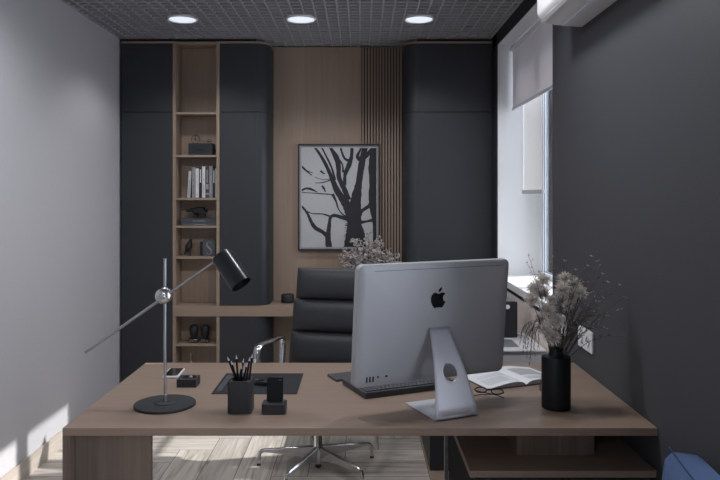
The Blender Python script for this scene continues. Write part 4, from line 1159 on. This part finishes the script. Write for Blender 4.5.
MB().lathe([(0,.03),(.018,.03),(.022,.05),(.030,.09),(.031,.125),(.024,.14),(.024,.27),(.019,.275),(.019,.395),(0,.395)], seg=28).build('column', M['chrome'], ch, local=True, smooth=True)
MB().lathe([(0,.004),(.010,.005),(.017,.012),(.018,.03),(0,.03)], seg=20).build('column_tip', M['blkm'], ch, local=True, smooth=True)
for k in range(5):
    a = math.radians(13.6+28+72*k); dr = Vector((math.cos(a), math.sin(a), 0)); nn = Vector((-dr.y, dr.x, 0))
    m = MB(); st_ = [(.02, .132, .050, .014), (.06, .128, .056, .014), (.15, .116, .068, .012), (.25, .103, .076, .011), (.31, .098, .078, .010), (.335, .090, .068, .010), (.345, .072, .056, .0105)]
    rings = []
    for r, zt_2, zb_2, hw in st_:
        rings.append([m.bm.verts.new(dr*r+nn*(sgn*hw*f)+Vector((0,0,zz))) for sgn, f, zz in ((-1, .45, zt_2), (1, .45, zt_2), (1, 1, zt_2-.006), (1, .5, zb_2), (-1, .5, zb_2), (-1, 1, zt_2-.006))])
    for a_, b_ in zip(rings, rings[1:]):
        for i in range(6): m.bm.faces.new((a_[i], a_[(i+1)%6], b_[(i+1)%6], b_[i]))
    m.bm.faces.new(rings[0]); m.bm.faces.new(rings[-1])
    m.tube([dr*.336+Vector((0,0,.078)), dr*.343+Vector((0,0,.06)), dr*.345+Vector((0,0,.012))], [.010, .0115, .0105], 12)
    lg = m.build('leg', M['chrome'], ch, local=True, smooth=True)
    MB().lathe([(0,0),(.011,0),(.012,.004),(.011,.0125),(0,.0125)], c=dr*.345, seg=16).build('glide', M['blkm'], lg, local=True, smooth=True)

# ------------------------------------------------------------ bench + blue pillow (foreground right)
pl = thing('pillow', 'blue cotton pillow with dark piping in the bottom right corner', 'pillow', (.86, 1.93, .452), math.radians(0))
def pillow():
    m = MB(); n = 22; H_ = .21; T_ = .112
    # local: u,v in the plane, s = thickness
    tipc = P(669.5, 447.3, 2.02); rt = P(700, 485, 1.70)
    U = Vector((0, -.99, -.12)).normalized(); Vv = Vector((-.13, -.12, .99)).normalized()
    Nn = U.cross(Vv).normalized(); Vv = Nn.cross(U).normalized()
    ctr = P(669.5, 447.3, 2.02)+U*H_-Vv*H_
    F = [[], []]
    for s in (0, 1):
        for i in range(n+1):
            row = []
            for j in range(n+1):
                u = -1+2*i/n; v = -1+2*j/n
                pin = 1-.10*(1-abs(u)**2)*abs(v)**3; pin2 = 1-.10*(1-abs(v)**2)*abs(u)**3
                e = max(0, (1-u*u)*(1-v*v)); th = (.085*e**.36) if s else (.105*e**.13)
                wr_ = .006*math.sin(9*u+3*v)*e+.004*math.sin(17*v-6*u)*e
                p = ctr+U*(u*pin2*H_*1.0)+Vv*(v*pin*H_)+Nn*((1 if s else -1)*(th+wr_*.5))
                row.append(m.bm.verts.new(p))
            F[s].append(row)
        for i in range(n):
            for j in range(n):
                q = (F[s][i][j], F[s][i+1][j], F[s][i+1][j+1], F[s][i][j+1]); m.bm.faces.new(q if s else q[::-1])
    edge = [F[0][i][0].co.copy() for i in range(n+1)]+[F[0][n][j].co.copy() for j in range(1, n+1)]+[F[0][i][n].co.copy() for i in range(n-1, -1, -1)]+[F[0][0][j].co.copy() for j in range(n-1, -1, -1)]
    bmesh.ops.remove_doubles(m.bm, verts=m.bm.verts[:], dist=.0006)
    return m, edge
m, edge = pillow()
zmin = min(v.co.z for v in m.bm.verts)
m.build('cover', M['blue'], pl, smooth=True)
MB().tube(edge, .0024, 6, cap=False).build('piping', M['bluep'], pl, smooth=True)

sf = thing('bench', 'low grey upholstered bench under the blue pillow beside the dark wall', 'bench', (.75, 1.7, 0))
B(.50, 1.0, 1.15, 2.25, .10, zmin-.095).build('base', M['sofa'], sf, bevel=.02, seg=3)
B(.49, 1.0, 1.14, 2.26, zmin-.094, zmin-.004).build('seat_cushion', M['sofa'], sf, bevel=.025, seg=3)
for x in (.56, .94):
    for y in (1.22, 2.18): MB().lathe([(.018,0),(.024,.099)], c=(x, y, 0), seg=16).build('leg', M['blkm'], sf)
# ------------------------------------------------------------ light
sd = Vector((-1, -.215, -.654))
sl = bpy.data.lights.new('sun', 'SUN'); sl.energy = 3.8; sl.angle = math.radians(.7); sl.color = (1, .955, .90)
so = bpy.data.objects.new('sun', sl); COL.objects.link(so); so.rotation_euler = sd.to_track_quat('-Z', 'Y').to_euler(); so.location = (4, 5, 4)
wd = bpy.data.worlds.new('sky'); sc.world = wd; wd.use_nodes = True
bg = wd.node_tree.nodes['Background']; bg.inputs[0].default_value = (.89, .915, 1.0, 1); bg.inputs[1].default_value = 2.35
for (y0, y1, z0, z1) in ((RN, RF, ZS, ZL), (.2, 1.93, .1, 2.4)):
    pd = bpy.data.lights.new('daylight_portal', 'AREA'); pd.shape = 'RECTANGLE'; pd.size = y1-y0; pd.size_y = z1-z0; pd.cycles.is_portal = True
    po_ = bpy.data.objects.new('daylight_portal', pd); COL.objects.link(po_); po_.location = (XW+.09, (y0+y1)/2, (z0+z1)/2)
    po_.rotation_euler = Vector((-1,0,0)).to_track_quat('-Z', 'Z').to_euler()

pd = bpy.data.lights.new('daylight_portal', 'AREA'); pd.shape = 'RECTANGLE'; pd.size = 1.18; pd.size_y = 1.25; pd.cycles.is_portal = True
po_ = bpy.data.objects.new('daylight_portal', pd); COL.objects.link(po_); po_.location = (-.96, YF-.12, 1.975); po_.rotation_euler = Vector((0,1,0)).to_track_quat('-Z', 'Z').to_euler()
# ------------------------------------------------------------ camera
cd = bpy.data.cameras.new('camera'); cd.sensor_width = 36; cd.lens = 35; cd.shift_y = -45/720; cd.clip_start = .05
co = bpy.data.objects.new('camera', cd); COL.objects.link(co); co.location = (0, 0, CH); co.rotation_euler = (PI/2, 0, 0)
sc.camera = co
sc.view_settings.view_transform = 'Standard'; sc.view_settings.look = 'None'; sc.view_settings.exposure = 1.0; sc.view_settings.gamma = 1
sc.view_settings.use_curve_mapping = False
sc.cycles.max_bounces = 8; sc.cycles.diffuse_bounces = 5; sc.cycles.glossy_bounces = 4; sc.cycles.transparent_max_bounces = 12
sc.cycles.use_denoising = True
sc.cycles.sample_clamp_indirect = 6
